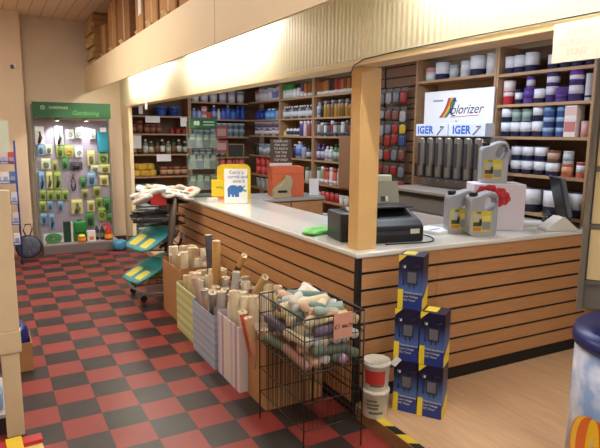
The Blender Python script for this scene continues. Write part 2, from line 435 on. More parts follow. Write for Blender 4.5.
def carton(w, d, h, body, panel, name='box'):
    k = ('carton', w, d, h, body, panel, name)
    if k in PROTO: return PROTO[k]
    t = bpy.data.objects.new(name, None)
    o1 = B(C(body, .5)).box(-w/2, w/2, -d/2, d/2, 0, h).build('body', t)
    o2 = B(C(panel, .5)).box(-w*.46, w*.46, -d/2-.001, -d/2, h*.3, h*.9).build('front_print', t)
    for o in (o1, o2): COL.objects.unlink(o)
    PROTO[k] = (t, [o1, o2]); return PROTO[k]
def put(proto, loc, rotz, label, cat, group=None):
    t, lst = proto
    c_ = t.copy(); COL.objects.link(c_); c_.location = loc; c_.rotation_euler = (0, 0, rotz)
    for o in lst:
        d = o.copy(); COL.objects.link(d); d.parent = c_
    tag(c_, label, cat, group); return c_

def row(where, items, group, wall, s0, s1, z, inset=.06, jit=.006):
    """items left to right: (prototype, description, category[, stack height prototype list]); wall 'R' or 'B'"""
    n = len(items); st = (s1-s0)/n
    for i, it in enumerate(items):
        if it is None: continue
        pr, desc, cat = it[:3]
        s = s0+st*(i+.5)+random.uniform(-jit, jit)
        dd = inset+random.uniform(0, jit*2)
        loc = (XR+dd, s, z+.0005) if wall == 'R' else (s, YB+dd, z+.0005)
        rz = RW if wall == 'R' else 0
        rz += random.uniform(-.15, .15)
        lab = f'{desc}, {ORD[i]} along {where}'
        put(pr, loc, rz, lab, cat, group)
        zz = z
        for (p2, h, d2, c2) in it[3:]:
            zz += h
            put(p2, (loc[0], loc[1], zz+.001), rz, f'{d2} stacked {ORD[i]} along {where}', c2, group)

# --- bay just left of the ochre post (Y 6.69 -> 5.73)
W1 = 'shelf left of the ochre post'
ya, yb = 6.68, 5.74
its = []
for i in range(13):
    col = [(150, 84, 36), (176, 110, 44), (120, 66, 34), (40, 34, 44), (60, 44, 50), (166, 40, 34), (150, 40, 36)][0 if i < 2 else 1 if i < 4 else 3 if i == 4 else 4 if i == 5 else 5 if i == 6 else 6 if i == 7 else 2 if i % 2 else 1]
    nm = {(150, 84, 36): 'rust brown', (176, 110, 44): 'amber', (120, 66, 34): 'dark brown', (40, 34, 44): 'black', (60, 44, 50): 'plum', (166, 40, 34): 'red', (150, 40, 36): 'crimson'}[col]
    its.append((tin(.17 if i % 3 else .185, .033, col, col if 0 else (232, 230, 226), col, .0, .26, 'stain_tin'), f'{nm} stain tin', 'tin'))
row('top '+W1, its, 'woodstain tins on the top shelf', 'R', ya, yb, 2.215, .05)
its = [(bottle(.20, .038, (188, 196, 206), (210, 214, 220), (150, 160, 176)), 'grey bottle', 'bottle'), (bottle(.19, .034, (30, 32, 44), (24, 24, 30)), 'black bottle', 'bottle')]
for i in range(8):
    col = [(170, 132, 46), (150, 110, 44), (118, 92, 44)][i % 3]; nm = ['golden', 'ochre', 'olive'][i % 3]
    its.append((spray(.215 if i < 7 else .19, .036, col, (60, 58, 66) if i % 2 else (150, 150, 156)), f'{nm} aerosol can', 'can'))
its.append((spray(.16, .034, (130, 48, 40), (60, 40, 40)), 'red aerosol can', 'can'))
row('second '+W1, its, 'varnish aerosols on the second shelf', 'R', ya, yb, 1.922, .05)
its = []
for i in range(11):
    body, nm = [((186, 190, 198), 'silver'), ((214, 214, 214), 'white'), ((150, 56, 52), 'red'), ((120, 124, 116), 'grey'), ((92, 84, 78), 'brown')][(i*3) % 5]
    cap = [(40, 40, 48), (220, 220, 224), (120, 118, 120)][i % 3]
    its.append((spray(.185 if i % 4 else .205, .034, body, cap, (70, 74, 90)), f'{nm} spray can', 'can'))
row('third '+W1, its, 'spray cans on the third shelf', 'R', ya, yb, 1.667, .05)
its = []
for i, (k, nm) in enumerate((('p', 'purple'), ('p', 'purple'), ('w', 'white'), ('w', 'pale'), ('g', 'green'), ('g', 'green'), ('l', 'lime'), ('d', 'dark'), ('o', 'orange'))):
    cc = {'p': (70, 46, 110), 'w': (200, 214, 214), 'g': (58, 140, 70), 'l': (120, 180, 80), 'd': (50, 60, 66), 'o': (200, 90, 50)}[k]
    its.append((bottle(.22 if k in 'pg' else .19, .042, cc, (70, 60, 120) if k == 'p' else (230, 230, 230) if k == 'w' else (30, 90, 46), (190, 190, 200) if k != 'o' else (230, 190, 150)), f'{nm} bottle', 'bottle'))
row('fourth '+W1, its, 'bottles on the fourth shelf', 'R', ya, yb, 1.343, .055)
its = []
for i, (cc, nm) in enumerate((((214, 216, 210), 'white'), ((150, 160, 120), 'olive'), ((228, 96, 70), 'orange'), ((226, 226, 226), 'white'), ((222, 110, 80), 'orange'), ((224, 224, 222), 'white'), ((96, 110, 160), 'blue'), ((92, 52, 96), 'purple'), ((236, 236, 236), 'white'))):
    its.append((spray(.235 if i % 2 else .225, .038, cc, (236, 236, 236) if i % 2 else (200, 60, 50) if nm == 'orange' else (60, 130, 80), (220, 220, 230)), f'{nm} aerosol', 'can'))
row('fifth '+W1, its, 'aerosols on the fifth shelf', 'R', ya, yb, 1.024, .055)
its = [(tub(.10, .05, (216, 206, 186), (230, 226, 214)), 'cream tub', 'tub')]+[(tin(.12, .042, (170, 40, 40), (196, 60, 54), (190, 190, 190)), 'small red tin', 'tin') for _ in range(4)]+[(tub(.11, .055, (222, 218, 206), (236, 234, 226)), 'white tub', 'tub') for _ in range(3)]
row('sixth '+W1, its, 'small tins on the sixth shelf', 'R', ya, yb, .80, .06)
its = [(tub(.12, .055, (214, 216, 220), (236, 236, 236)), 'white tub', 'tub') for _ in range(6)]
row('lowest '+W1, its, 'white tubs on the lowest shelf', 'R', ya, yb, .5, .06)

# --- middle bay (Y 7.70 -> 6.75)
W2 = 'shelf above the orange box'
ya, yb = 7.69, 6.76
its = [(tin(.20, .058, (46, 140, 66), (216, 224, 216), (60, 150, 70), .0, .62), 'green topped tin', 'tin') for _ in range(3)]
its += [(tin(.13, .045, (210, 214, 214), (236, 236, 236)), 'white tin', 'tin'), (tin(.14, .045, (190, 196, 214), (230, 232, 240)), 'silver tin', 'tin'), (tin(.2, .04, (90, 60, 84), (220, 214, 210), (70, 50, 60), 0, .4), 'plum tin', 'tin')]
its += [(tin(.185, .038, [(168, 110, 50), (140, 90, 40)][i % 2], (226, 222, 214), (150, 96, 44), 0, .28), ['amber tin', 'brown tin'][i % 2], 'tin') for i in range(3)]
row('top '+W2, its, 'tins on the top shelf', 'R', ya, yb, 2.215, .065)
its = [(bottle(.18, .033, (70, 66, 74) if i % 3 else (150, 150, 156), (232, 232, 232), (206, 208, 210)), ['small grey bottle', 'small black bottle', 'dark bottle'][i % 3], 'bottle') for i in range(12)]
row('second '+W2, its, 'white capped bottles on the second shelf', 'R', ya, yb, 1.922, .05)
its = [(tub(.07, .03, (220, 196, 60), (230, 210, 90)), 'tiny yellow tub', 'tub')]
its += [(bottle(.13, .036, (216, 218, 222), (40, 40, 46), (60, 60, 66)), 'squat white bottle', 'bottle') for _ in range(4)]
its += [(spray(.22, .038, [(80, 70, 130), (196, 200, 206), (170, 70, 60), (90, 94, 120)][i], (220, 224, 230)), ['violet', 'silver', 'red', 'blue'][i]+' spray can', 'can') for i in range(4)]
row('third '+W2, its, 'mixed bottles on the third shelf', 'R', ya, yb, 1.667, .05)
its = [None, None, (bottle(.2, .06, (40, 42, 52), (200, 200, 210)), 'black bottle', 'bottle'), (bottle(.245, .07, (150, 170, 214), (230, 232, 240), (90, 110, 190)), 'large blue bottle', 'bottle'), (bottle(.2, .05, (150, 160, 180), (40, 40, 50)), 'grey bottle', 'bottle'), (bottle(.18, .045, (50, 60, 70), (40, 40, 50), (190, 190, 190)), 'dark bottle', 'bottle'), (bottle(.18, .045, (170, 176, 190), (60, 60, 130)), 'silver bottle', 'bottle')]
row('fourth '+W2, its, 'bottles on the fourth shelf', 'R', ya, yb, 1.343, .08)
its = [None]*5+[(spray(.2, .042, (200, 206, 196), (80, 120, 80)), 'white aerosol', 'can'), (spray(.2, .042, (180, 190, 180), (60, 60, 60)), 'grey aerosol', 'can')]
row('fifth shelf behind the orange box', its, 'aerosols behind the orange box', 'R', ya, yb, 1.024, .055)

# --- corner bay (Y 8.8 -> 7.75)
W3 = 'side shelf in the far corner'
ya, yb = 8.72, 7.76
its = [(tub(.18, .075, (190, 160, 170), (180, 90, 110), (222, 222, 228)), 'pink lidded pot', 'tub')]+[(tub(.18 if i % 2 else .2, .075, (206, 210, 224), (200, 204, 214), (230, 230, 240) if i < 3 else (120, 130, 190)), ['silver pot', 'white pot'][i % 2], 'tub') for i in range(5)]
row('top '+W3, its, 'pots on the top corner shelf', 'R', ya, yb, 2.215, .08)
its = [(bottle(.16, .07, (40, 60, 150), (50, 70, 160)), 'dark blue bottle', 'bottle') for _ in range(3)]+[(bottle(.17, .07, (70, 150, 226), (220, 230, 240), (120, 180, 236)), 'sky blue bottle', 'bottle') for _ in range(2)]+[(spray(.17, .04, (150, 160, 190), (60, 60, 70)), 'grey aerosol', 'can') for _ in range(2)]
row('second '+W3, its, 'blue bottles on the corner shelf', 'R', ya, yb, 1.922, .08)
its = []
for i in range(9):
    cc, nm = [((110, 96, 120), 'mauve'), ((70, 60, 70), 'dark'), ((190, 186, 196), 'white'), ((130, 60, 66), 'red')][i % 4]
    its.append((tub(.11, .045, cc, (200, 200, 206) if i % 2 else (90, 60, 80), (210, 206, 212)), f'{nm} jar', 'jar', (tub(.11, .045, (160, 150, 166), (210, 210, 216), (90, 84, 96)), .111, f'lilac jar', 'jar')))
row('third '+W3, its, 'small jars stacked in the corner', 'R', ya, yb, 1.667, .06)
its = [(tub(.2, .08, (40, 38, 40), (60, 60, 60)), 'black tub', 'tub')]+[(tub(.16 if i % 2 else .19, .06, (120, 134, 140), (150, 160, 170), (186, 196, 200)), 'grey tub', 'tub') for i in range(6)]
row('fourth '+W3, its, 'grey tubs in the corner', 'R', ya, yb, 1.343, .07)
its = [(tin(.14, .055, (188, 46, 46), (214, 90, 84), (200, 60, 56)), 'red tin', 'tin', (tin(.14, .055, (188, 46, 46), (214, 90, 84), (200, 60, 56)), .142, 'red tin', 'tin')) for _ in range(5)]
row('fifth '+W3, its, 'red tins in the corner', 'R', ya, yb, 1.024, .07)
its = [(tub(.16, .07, (150, 160, 160), (200, 206, 206)), 'pale tub', 'tub') for _ in range(5)]
row('lowest '+W3, its, 'pale tubs in the corner', 'R', ya, yb, .8, .08)

# --- back wall, right unit (X 2.93 -> 3.92)
W4 = 'back shelf right of the divider'
xa, xb = 2.95, 3.9
its = [(tub(.16 if i < 2 else .2, .068, (180, 186, 200) if i % 2 else (206, 206, 216), (196, 198, 210) if i != 2 else (190, 130, 150), (226, 228, 238)), ['silver pot', 'white pot'][i % 2], 'tub') for i in range(6)]
row('top '+W4, its, 'pots on the back wall top shelf', 'B', xa, xb, 2.20, .08)
its = [(bottle(.17, .045, (130, 150, 190), (200, 204, 214)), 'pale blue bottle', 'bottle'), (bottle(.16, .045, (150, 170, 210), (60, 80, 160)), 'grey blue bottle', 'bottle'),
       (tub(.1, .05, (200, 90, 96), (226, 160, 160), (230, 200, 200)), 'pink jar', 'jar', (tub(.1, .05, (200, 90, 96), (226, 160, 160), (230, 200, 200)), .102, 'pink jar', 'jar')), (tub(.11, .05, (190, 80, 84), (220, 120, 120)), 'red jar', 'jar'),
       (bottle(.23, .042, (60, 90, 170), (236, 236, 240), (160, 180, 220)), 'tall white capped bottle', 'bottle'), (bottle(.17, .03, (210, 216, 230), (230, 230, 240)), 'slim white bottle', 'bottle'), (bottle(.18, .05, (80, 110, 190), (60, 80, 170)), 'blue bottle', 'bottle'), (bottle(.24, .045, (70, 110, 200), (120, 150, 220)), 'tall blue bottle', 'bottle'), (bottle(.17, .05, (80, 120, 200), (60, 90, 180)), 'blue bottle', 'bottle'), (bottle(.23, .045, (40, 70, 170), (70, 90, 190)), 'dark blue bottle', 'bottle'), (bottle(.23, .045, (50, 90, 190), (70, 100, 200)), 'royal blue bottle', 'bottle')]
row('second '+W4, its, 'blue bottles on the back wall', 'B', xa, xb, 1.925, .06)
its = [(tub(.11, .05, (130, 160, 164), (170, 186, 190), (90, 120, 130)), 'teal jar', 'jar')]*3+[(tub(.11, .055, (140, 166, 172), (180, 196, 200), (100, 130, 140)), 'teal jar', 'jar', (tub(.11, .055, (150, 176, 180), (190, 206, 206), (90, 110, 130)), .112, 'pale jar', 'jar')) for _ in range(6)]
row('third '+W4, its, 'teal jars on the back wall', 'B', xa, xb, 1.64, .07)
its = [(tub(.13, .055, (60, 76, 80), (150, 170, 170), (150, 160, 160)), 'dark jar', 'jar') for _ in range(5)]+[(tub(.16, .06, (196, 170, 40), (40, 40, 40)), 'yellow tub', 'tub'), (tub(.15, .06, (40, 40, 40), (60, 60, 60), (190, 170, 40)), 'black tub', 'tub'), (tub(.12, .05, (110, 120, 140), (160, 166, 180)), 'grey jar', 'jar')]
row('fourth '+W4, its, 'jars on the back wall', 'B', xa, xb, 1.30, .07)
its = [None]*4+[(tin(.14, .055, (186, 44, 44), (216, 110, 104), (200, 70, 66)), 'red tin', 'tin', (tin(.14, .055, (186, 44, 44), (216, 110, 104), (200, 70, 66)), .142, 'red tin', 'tin')) for _ in range(4)]
row('fifth '+W4, its, 'red tins on the back wall', 'B', xa, xb, .98, .07)

# --- back wall, left unit (X 1.96 -> 2.88)
W5 = 'back shelf left of the divider'
xa, xb = 1.96, 2.87
its = [(tub(.14, .06, (50, 50, 56), (60, 60, 66)), 'black tub', 'tub'), None, (tub(.15, .09, (40, 78, 156), (60, 110, 190)), 'blue tub', 'tub'), (tub(.15, .09, (40, 78, 156), (60, 110, 190), (30, 56, 120)), 'blue tub', 'tub')]
row('top '+W5, its, 'blue tubs on the back wall', 'B', xa, xb-.1, 1.958, .10)
its = [(tub(.14 if i != 1 else .19, .052, (96, 52, 40), (150, 80, 60), (150, 100, 80)), 'terracotta jar', 'jar') for i in range(5)]+[None]+[(tub(.08, .04, (150, 40, 36), (170, 60, 50)), 'small red jar', 'jar') for _ in range(3)]
row('second '+W5, its, 'jars on the second back shelf', 'B', xa, xb, 1.68, .07)
its = [(bottle(.23 if i % 3 else .2, .042, [(60, 60, 44), (44, 36, 32), (120, 130, 110), (70, 80, 50)][i % 4], [(190, 190, 170), (30, 30, 30), (220, 220, 210)][i % 3], [(190, 190, 150), (130, 100, 60), (210, 210, 200)][i % 3]), ['olive bottle', 'brown bottle', 'grey bottle', 'green bottle'][i % 4], 'bottle') for i in range(10)]
row('third '+W5, its, 'dark bottles on the third back shelf', 'B', xa, xb, 1.36, .06)
SPG = mat('sponge_yellow', (226, 186, 70), .95, noise=.12, nscale=40, bump=.4)
for i in range(9):
    x = 1.99+.062*(i % 5)+(.03 if i >= 5 else 0); z = 1.008+(.10 if i >= 5 else 0)
    o = B(SPG).blob(0, 0, .05, .075, .04, .05, .55, wob=.06, seed=i).build('sponge', loc=(x+.06, YB+.09+.05*(i % 2), z)); o.rotation_euler = (0, .3*(i % 3-1)*.3, R(40-23*(i % 4)))
    tag(o, f'yellow decorating sponge, {ORD[i]} in the pile on the back shelf by the cream post', 'sponge', 'yellow sponges in a pile')
its = [None]*4+[(tub(.14, .06, [(120, 50, 40), (60, 50, 46)][i % 2], [(190, 120, 90), (150, 60, 50)][i % 2], (196, 160, 120)), ['red brown jar', 'dark jar'][i % 2], 'jar') for i in range(4)]
row('fourth '+W5, its, 'jars beside the sponges', 'B', xa, xb, 1.007, .09)
TEAL = (64, 130, 130)
for i in range(9):
    lv = [.70, .40, .15][i//3]; k = i % 3
    t = thing('paint_tray_pack', f'{["turquoise","grey green","pale teal"][k]} tray pack, {["upper","middle","low"][i//3]} shelf behind the wire trolley', 'tray pack', (2.16+.02*k, YB+.13, lv+.0005+.062*k), random.uniform(-.1, .1), 'tray packs lying behind the trolley')
    B(C([TEAL, (120, 140, 130), (130, 170, 170)][k])).blob(0, 0, .029, .2, .11, .028, .35).build('tray', t)
    B(C((200, 214, 210))).box(-.12, .12, -.113, -.108, .01, .045).build('front_label', t)
# --- paint tins right of the rainbow sign (Y 3.52 -> 2.65)
W6 = 'shelf right of the rainbow sign'
ya, yb = 3.515, 2.655
def ptin(h=.125, r=.052, up=(226, 230, 240)):
    return tin(h, r, NAVY, up, (120, 124, 140), .30, .97)
PUR = (92, 62, 150)
its = [(ptin(.15, .054), 'white and navy tin', 'tin'), (ptin(.15, .054), 'white and navy tin', 'tin'), (ptin(.16, .058), 'white and navy tin', 'tin'), None] + [(ptin(.12, .05), 'white and navy tin', 'tin') for _ in range(4)]
row('top '+W6, its, 'paint tins on the top right shelf', 'R', ya, yb, 2.223, .065)
its = [(tin(.11, .05, (190, 44, 56), (226, 210, 212), (220, 200, 204), .6, .97), 'red and white tin', 'tin', (tin(.09, .05, (226, 190, 196), (236, 226, 228), (206, 206, 206), .1, .9), .112, 'pale pink tin', 'tin')),
       (tin(.12, .035, NAVY, (226, 230, 240), (80, 70, 120), .3, .8), 'small navy tin', 'tin'),
       (tin(.13, .052, PUR, (80, 52, 140), (210, 206, 220), .3, .9), 'purple tin', 'tin', (tin(.09, .035, PUR, (200, 200, 214), (90, 70, 140), .1, .7), .132, 'small purple tin', 'tin')),
       (ptin(.12, .052), 'white tin', 'tin'),
       (tin(.14, .05, (60, 46, 110), (206, 204, 220), (90, 70, 150), .4, .9), 'violet tin', 'tin', (tin(.10, .05, (70, 60, 130), (220, 222, 232), (90, 70, 140), .1, .6), .142, 'violet topped tin', 'tin')),
       (tin(.11, .06, PUR, (70, 50, 120), (200, 190, 220), .2, .6), 'squat purple tin', 'tin'),
       (tin(.15, .055, (60, 50, 110), (214, 214, 226), PUR, .35, .8), 'lilac tin', 'tin', (tin(.09, .055, (110, 60, 170), (226, 226, 236), PUR, .1, .5), .152, 'bright purple tin', 'tin')),
       (tin(.2, .036, (206, 212, 226), NAVY, (180, 186, 200), .1, .2), 'tall silver tin', 'tin')]
row('second '+W6, its, 'purple tins on the second right shelf', 'R', ya, yb, 1.963, .065)
its = [(ptin(), 'white and navy tin', 'tin', (ptin(.115), .127, 'white and navy tin', 'tin'))]
its += [(ptin(), 'white and navy tin', 'tin', (tin(.10, .045, (120, 140, 140), (150, 170, 166), (140, 150, 150), .2, .8), .127, 'grey green tin', 'tin')) for _ in range(2)]
its += [(ptin(.13, .055), 'white and navy tin', 'tin', (ptin(.125, .055), .132, 'wide white tin', 'tin'))]
its += [(tin(.08, .048, (66, 92, 150), (140, 170, 206), (90, 110, 160), .4, .9), 'blue tin', 'tin', (tin(.08, .048, (50, 70, 120), (150, 180, 214), (90, 110, 160), .4, .9), .082, 'blue tin', 'tin'), (tin(.08, .048, (60, 90, 150), (110, 150, 200), (90, 110, 160), .4, .9), .082, 'blue tin', 'tin')) for _ in range(2)]
its += [(carton(.10, .10, .13, (226, 220, 220), (196, 120, 120)), 'white carton', 'box', (carton(.10, .10, .11, (236, 226, 222), (220, 190, 186)), .131, 'pale pink carton', 'box')), (tin(.12, .036, (210, 214, 226), (220, 170, 170)), 'slim pale tin', 'tin')]
row('third '+W6, its, 'tins on the third right shelf', 'R', ya, yb, 1.69, .065)
its = [(ptin(.21, .05, (232, 236, 246)), 'tall white tin', 'tin')]
its += [(ptin(.115, .054), 'white and navy tin', 'tin', (ptin(.115, .054), .117, 'white and navy tin', 'tin')) for _ in range(3)]
its += [(ptin(.11, .058), 'white and navy tin', 'tin', (tin(.09, .05, (130, 90, 70), (196, 160, 140), (150, 130, 110), .2, .8), .112, 'brown tin', 'tin')),
        (tin(.10, .045, (196, 110, 84), (214, 150, 120), (180, 140, 130), .2, .8), 'terracotta tin', 'tin', (tin(.10, .04, (206, 214, 220), (186, 200, 206), (180, 180, 190), .2, .8), .102, 'silver tin', 'tin')),
        (tin(.12, .045, (210, 110, 100), (214, 226, 236), (190, 190, 200), .3, .8), 'pink and white tin', 'tin')]
row('fourth '+W6, its, 'tins on the fourth right shelf', 'R', ya, yb, 1.377, .065)
BIG = ptin(.20, .088, (234, 234, 240))
its = [None, (BIG, 'large white tin', 'tin'), (BIG, 'large white tin', 'tin'), (BIG, 'large white tin', 'tin')]
row('lowest '+W6, its, 'large tins low on the right shelf', 'R', ya, yb-.03, 1.061, .10)
# --- above the rainbow sign
its = [(tin(.13, .058, (206, 150, 156), (214, 214, 220), (206, 84, 100), .0, .66, ), 'red topped tin', 'tin'), (ptin(.175, .078), 'wide white tin', 'tin'), (tin(.13, .05, (160, 166, 180), (200, 206, 214), (170, 174, 184), .2, .8), 'silver tin', 'tin'), (tin(.15, .055, (196, 200, 210), (226, 230, 236), (190, 194, 204), .3, .97), 'pale grey tin', 'tin'), (ptin(.185, .08), 'broad white tin', 'tin'), (tin(.185, .058, (186, 190, 200), (220, 220, 224), (170, 174, 184), .1, .9), 'tall silver tin', 'tin')]
row('shelf above the rainbow sign', its, 'tins above the rainbow sign', 'R', 4.56, 3.6, 2.24, .085)
# --- shelf behind the paper notice
its = [(ptin(.12, .052), 'white and navy tin', 'tin') for _ in range(7)]
row('top shelf behind the paper notice', its, 'tins behind the notice', 'R', 2.56, 1.75, 2.223, .065)
its = [(tin(.15, .055, PUR, (206, 206, 220), (90, 70, 140), .4, .9), 'purple tin', 'tin') for _ in range(6)]
row('second shelf behind the paper notice', its, 'purple tins below the notice', 'R', 2.56, 1.75, 1.963, .065)

# ------------------------------------------------------------------ rainbow sign
t = thing('shop_sign', 'white sign with rainbow brush stroke logo above the paint dispenser', 'sign', (XR-.03, 4.0, 1.80), RW)
SW = mat('sign_white', (240, 242, 250), .3)
B(SW).box(-.435, .46, 0, .012, 0, .32).build('board', t)
SB = mat('sign_black', (40, 40, 46), .5); SG = mat('sign_grey', (130, 132, 140), .5); SR = mat('sign_red', (206, 54, 56), .5)
for i, (rgb) in enumerate(((150, 60, 50), (216, 84, 50), (236, 178, 60), (90, 160, 80), (60, 70, 130))):
    x0 = -.115+.021*i
    pts = []
    for k in range(7):
        u = k/6; pts.append((x0-.10+.115*u+.018*math.sin(u*PI)-(i*.0), .065+.185*u))
    poly = [(x, z) for x, z in pts]+[(x+.020+.010*math.sin(k/6*PI), z) for k, (x, z) in reversed(list(enumerate(pts)))]
    m = B(mat('stroke_%d' % i, rgb, .5))
    m.add([(x, -.001-.0002*i, z) for x, z in poly], [tuple(range(len(poly)))])
    m.build('brush_stroke', t)
text('lettering', 'olorizer', .125, SB, t, face_front(.135, -.001, .135), shear=.35)
m = B(SB).tube([(-.02+.05*math.cos(a), -.002, .155+.075*math.sin(a)) for a in [R(50+i*22) for i in range(12)]], .005, 6); m.build('big_initial', t)
m = B(SR).tube([(-.06, -.001, .068), (.1, -.001, .072), (.30, -.001, .08)], .003, 6); m.build('underline', t)
B(SG).box(-.31, -.17, -.001, 0, .222, .236).build('small_line', t)
text('lettering', 'by', .03, SG, t, face_front(.02, -.001, .03))

# ------------------------------------------------------------------ tinting dispenser on its cabinet
t = thing('paint_dispenser', 'paint tinting dispenser with two blue lettered headers and steel canisters', 'dispenser', (3.40, 4.26, 1.2005), RW)
HB_ = mat('dispenser_head', (206, 214, 230), .4); HBL = mat('header_blue', (36, 92, 190), .4)
DK = mat('canister_dark', (136, 132, 126), .28, metal=.8); GRP = mat('dispenser_grey', (150, 146, 142), .45)
B(GRP).box(-.03, .86, .40, .54, .0, .48).build('back_plate', t)
for k in range(2):
    x0 = -.03+.445*k
    h = B(HB_).box(x0, x0+.435, .295, .40, .485, .60).build('header', t, bevel=.004)
    text('lettering', 'IGER', .098, HBL, h, face_front(x0+.135+.025*k, .2945, .54), bold=.0035, space=1.08)
    B(SG).tube([(x0+.30, .294, .50), (x0+.385, .294, .575)], .006, 6).build('syringe_emblem', h)
    B(BLACK).box(x0+.335, x0+.372, .2935, .2945, .565, .575).build('emblem_stripe', h)
for i in range(7):
    x = .03+.122*i
    cn = B(DK).lathe([(.046, .10), (.05, .115), (.05, .46), (.044, .475)], 18, x, .345).build('canister', t)
    B(DKGREY).box(x-.016, x+.016, .292, .296, .20, .42).build('gauge', cn)
    B(STEEL).lathe([(.012, 0), (.012, .03)], 10, x, .33).xf().build('nozzle', cn, loc=(0, 0, .065))
    B(BLACK).box(x-.045, x-.03, .285, .30, .10, .22).build('lever', cn)
B(BLACK).box(-.03, .86, .30, .40, .092, .10).build('canister_tray', t)
t = thing('tinting_cabinet', 'grey topped cabinet with white drawer under the paint dispenser', 'cabinet', (3.40, 4.30, zp), RW)
B(mat('cab_top', (150, 140, 132), .4)).box(-.06, .95, -.02, .54, 1.09, 1.1165).build('top', t, bevel=.004)
B(GRP).box(-.04, .93, .02, .54, 0, 1.09).build('body', t)
B(BLACK).box(-.02, .91, 0, .02, 1.055, 1.085).build('slot', t)
d = B(WHITE).box(-.02, .91, -.004, .02, .93, 1.045).build('upper_rail', t); d.data.materials[0] = mat('drawer_grey', (120, 116, 110), .5)
d = B(mat('drawer_white', (226, 226, 226), .4)).box(-.02, .91, -.01, .02, .66, .915).build('drawer', t)
B(SG).blob(.46, -.022, .80, .02, .012, .012, .8).build('knob', d)
B(mat('drawer_white', (226, 226, 226), .4)).box(-.02, .91, -.01, .02, .36, .63).build('drawer', t)

# ------------------------------------------------------------------ hook bay between post and sign
t = thing('slatwall_panel', 'dark slatted wall panel with hanging packs behind the ochre post', 'display panel', (XR+.05, 5.60, 0), RW)
SLD = mat('slat_brown', (128, 92, 66), .6, noise=.08)
m = MB()
z = .6
while z < 2.45:
    m.use(SLD).box(0, .97, 0, .018, z, z+.10); z += .115
m.use(GROOVE).box(0, .97, .012, .03, .6, 2.46); m.build('slats', t)
for x in (.40, .955):
    B(BLACK).box(x, x+.012, -.015, 0, .9, 2.45).build('upright_strip', t)
for z in (2.22, 2.03, 1.87, 1.60, 1.42, 1.25):
    B(BLACK).tube([(.40, -.01, z), (.40, -.10, z-.02), (.96, -.10, z-.02), (.96, -.01, z)], .005, 6).build('hook_rail', t)
hp = [((112, 112, 120), 'silver'), ((150, 148, 150), 'clear'), ((120, 70, 60), 'brown'), ((150, 36, 34), 'red'), ((50, 70, 120), 'blue'), ((190, 160, 50), 'yellow')]
k = 0
for rz_, (z, sel) in enumerate(((2.18, (0, 1, 0, 3)), (1.98, (1, 2, 2, 1)), (1.83, (1, 0, 3, 5)), (1.72, (2, 3, 3, 4)), (1.56, (1, 3, 0, 2)), (1.38, (3, 2, 3, 0)), (1.22, (1, 4, 1, 3)))):
    for i, s_ in enumerate(sel):
        col, nm = hp[s_]; h = random.uniform(.10, .15)
        yy = 5.10-.125*i
        p = thing('hanging_pack', f'{nm} hanging pack, {ORD[i]} in the {ORD[rz_]} row behind the ochre post', 'pack', (XR-.052-.006, yy, z), RW, 'packs hanging on the slatted panel')
        B(C(col)).blob(0, -.012, -h*.62, .045, .014, h*.40, .5, wob=.05, seed=k).build('contents', p)
        B(C((84, 72, 66))).box(-.048, .048, .002, .004, -h, .012).build('card', p)
        k += 1
o = B(mat('board_brown', (152, 112, 80), .6)).box(-.17, .17, 0, .02, 0, .655).build('panel', loc=(XR-.03, 5.84, 1.0245)); o.rotation_euler = (0, 0, RW)
tag(o, 'plain brown board standing upright on the shelf edge beside the ochre post', 'board'); o.name = 'brown_board'

# ------------------------------------------------------------------ things on the counter wing
def jerrycan(label, loc, rz):
    t = thing('oil_can', label, 'container', loc, rz, 'grey jerrycans on the counter')
    G = mat('can_silver', (176, 178, 184), .32, metal=.25)
    # side outline in x-z with the handle hole, thickness in y
    bm = bmesh.new(); D = .058
    outer = [(-.085, .0), (.085, .0), (.095, .02), (.097, .20), (.094, .265), (.078, .298), (.045, .305), (.0, .292), (-.045, .272), (-.088, .262), (-.095, .24), (-.095, .02)]
    hole = [(.043+.040*math.cos(a)+.012*math.sin(a), .226+.054*math.sin(a)) for a in [2*PI*i/12 for i in range(12)]]
    def loop(pts, y): return [bm.verts.new((x, y, z)) for x, z in pts]
    import mathutils
    fo, fh = loop(outer, -D), loop(hole, -D); bo, bh = loop(outer, D), loop(hole, D)
    def rim(L): return [bm.edges.new((L[i], L[(i+1) % len(L)])) for i in range(len(L))]
    ef = rim(fo)+rim(fh); eb = rim(bo)+rim(bh)
    bmesh.ops.triangle_fill(bm, edges=ef, use_beauty=True); bmesh.ops.triangle_fill(bm, edges=eb, use_beauty=True)
    for F, Bk in ((fo, bo), (fh, bh)):
        n = len(F)
        for i in range(n): bm.faces.new((F[i], F[(i+1) % n], Bk[(i+1) % n], Bk[i]))
    bmesh.ops.recalc_face_normals(bm, faces=bm.faces)
    me = bpy.data.meshes.new('body'); bm.to_mesh(me); bm.free(); me.materials.append(G)
    o = bpy.data.objects.new('body', me); COL.objects.link(o); o.parent = t
    b = o.modifiers.new('bevel', 'BEVEL'); b.width = .014; b.segments = 3; b.limit_method = 'ANGLE'; b.angle_limit = R(40)
    B(BLACK).lathe([(.026, .0), (.028, .004), (.028, .024), (.024, .028)], 16).build('cap', t, loc=(-.060, 0, .268))
    l = B(mat('label_yellow', (214, 200, 70), .5)).box(-.080, .052, -D-.0016, -D-.0004, .03, .172).build('label', t)
    for j, (x0, x1, z0, z1, cc) in enumerate(((-.07, -.022, .105, .150, (190, 190, 186)), (-.012, .045, .105, .140, (226, 214, 120)), (-.072, -.018, .068, .096, (70, 70, 66)), (-.010, .046, .045, .098, (140, 146, 150)), (-.072, -.016, .035, .062, (196, 130, 60)), (-.032, -.014, .07, .12, (30, 30, 30)))):
        B(C(cc)).box(x0, x1, -D-.003, -D-.0016, z0, z1).build('label_print', l)
    text('label_text', 'OIL', .022, BLACK, l, face_front(-.035, -D-.0035, .160))
    return t
jerrycan('grey jerrycan with black cap on the counter, left of the front pair', (2.885, 2.855, ct+.0005), R(-26))
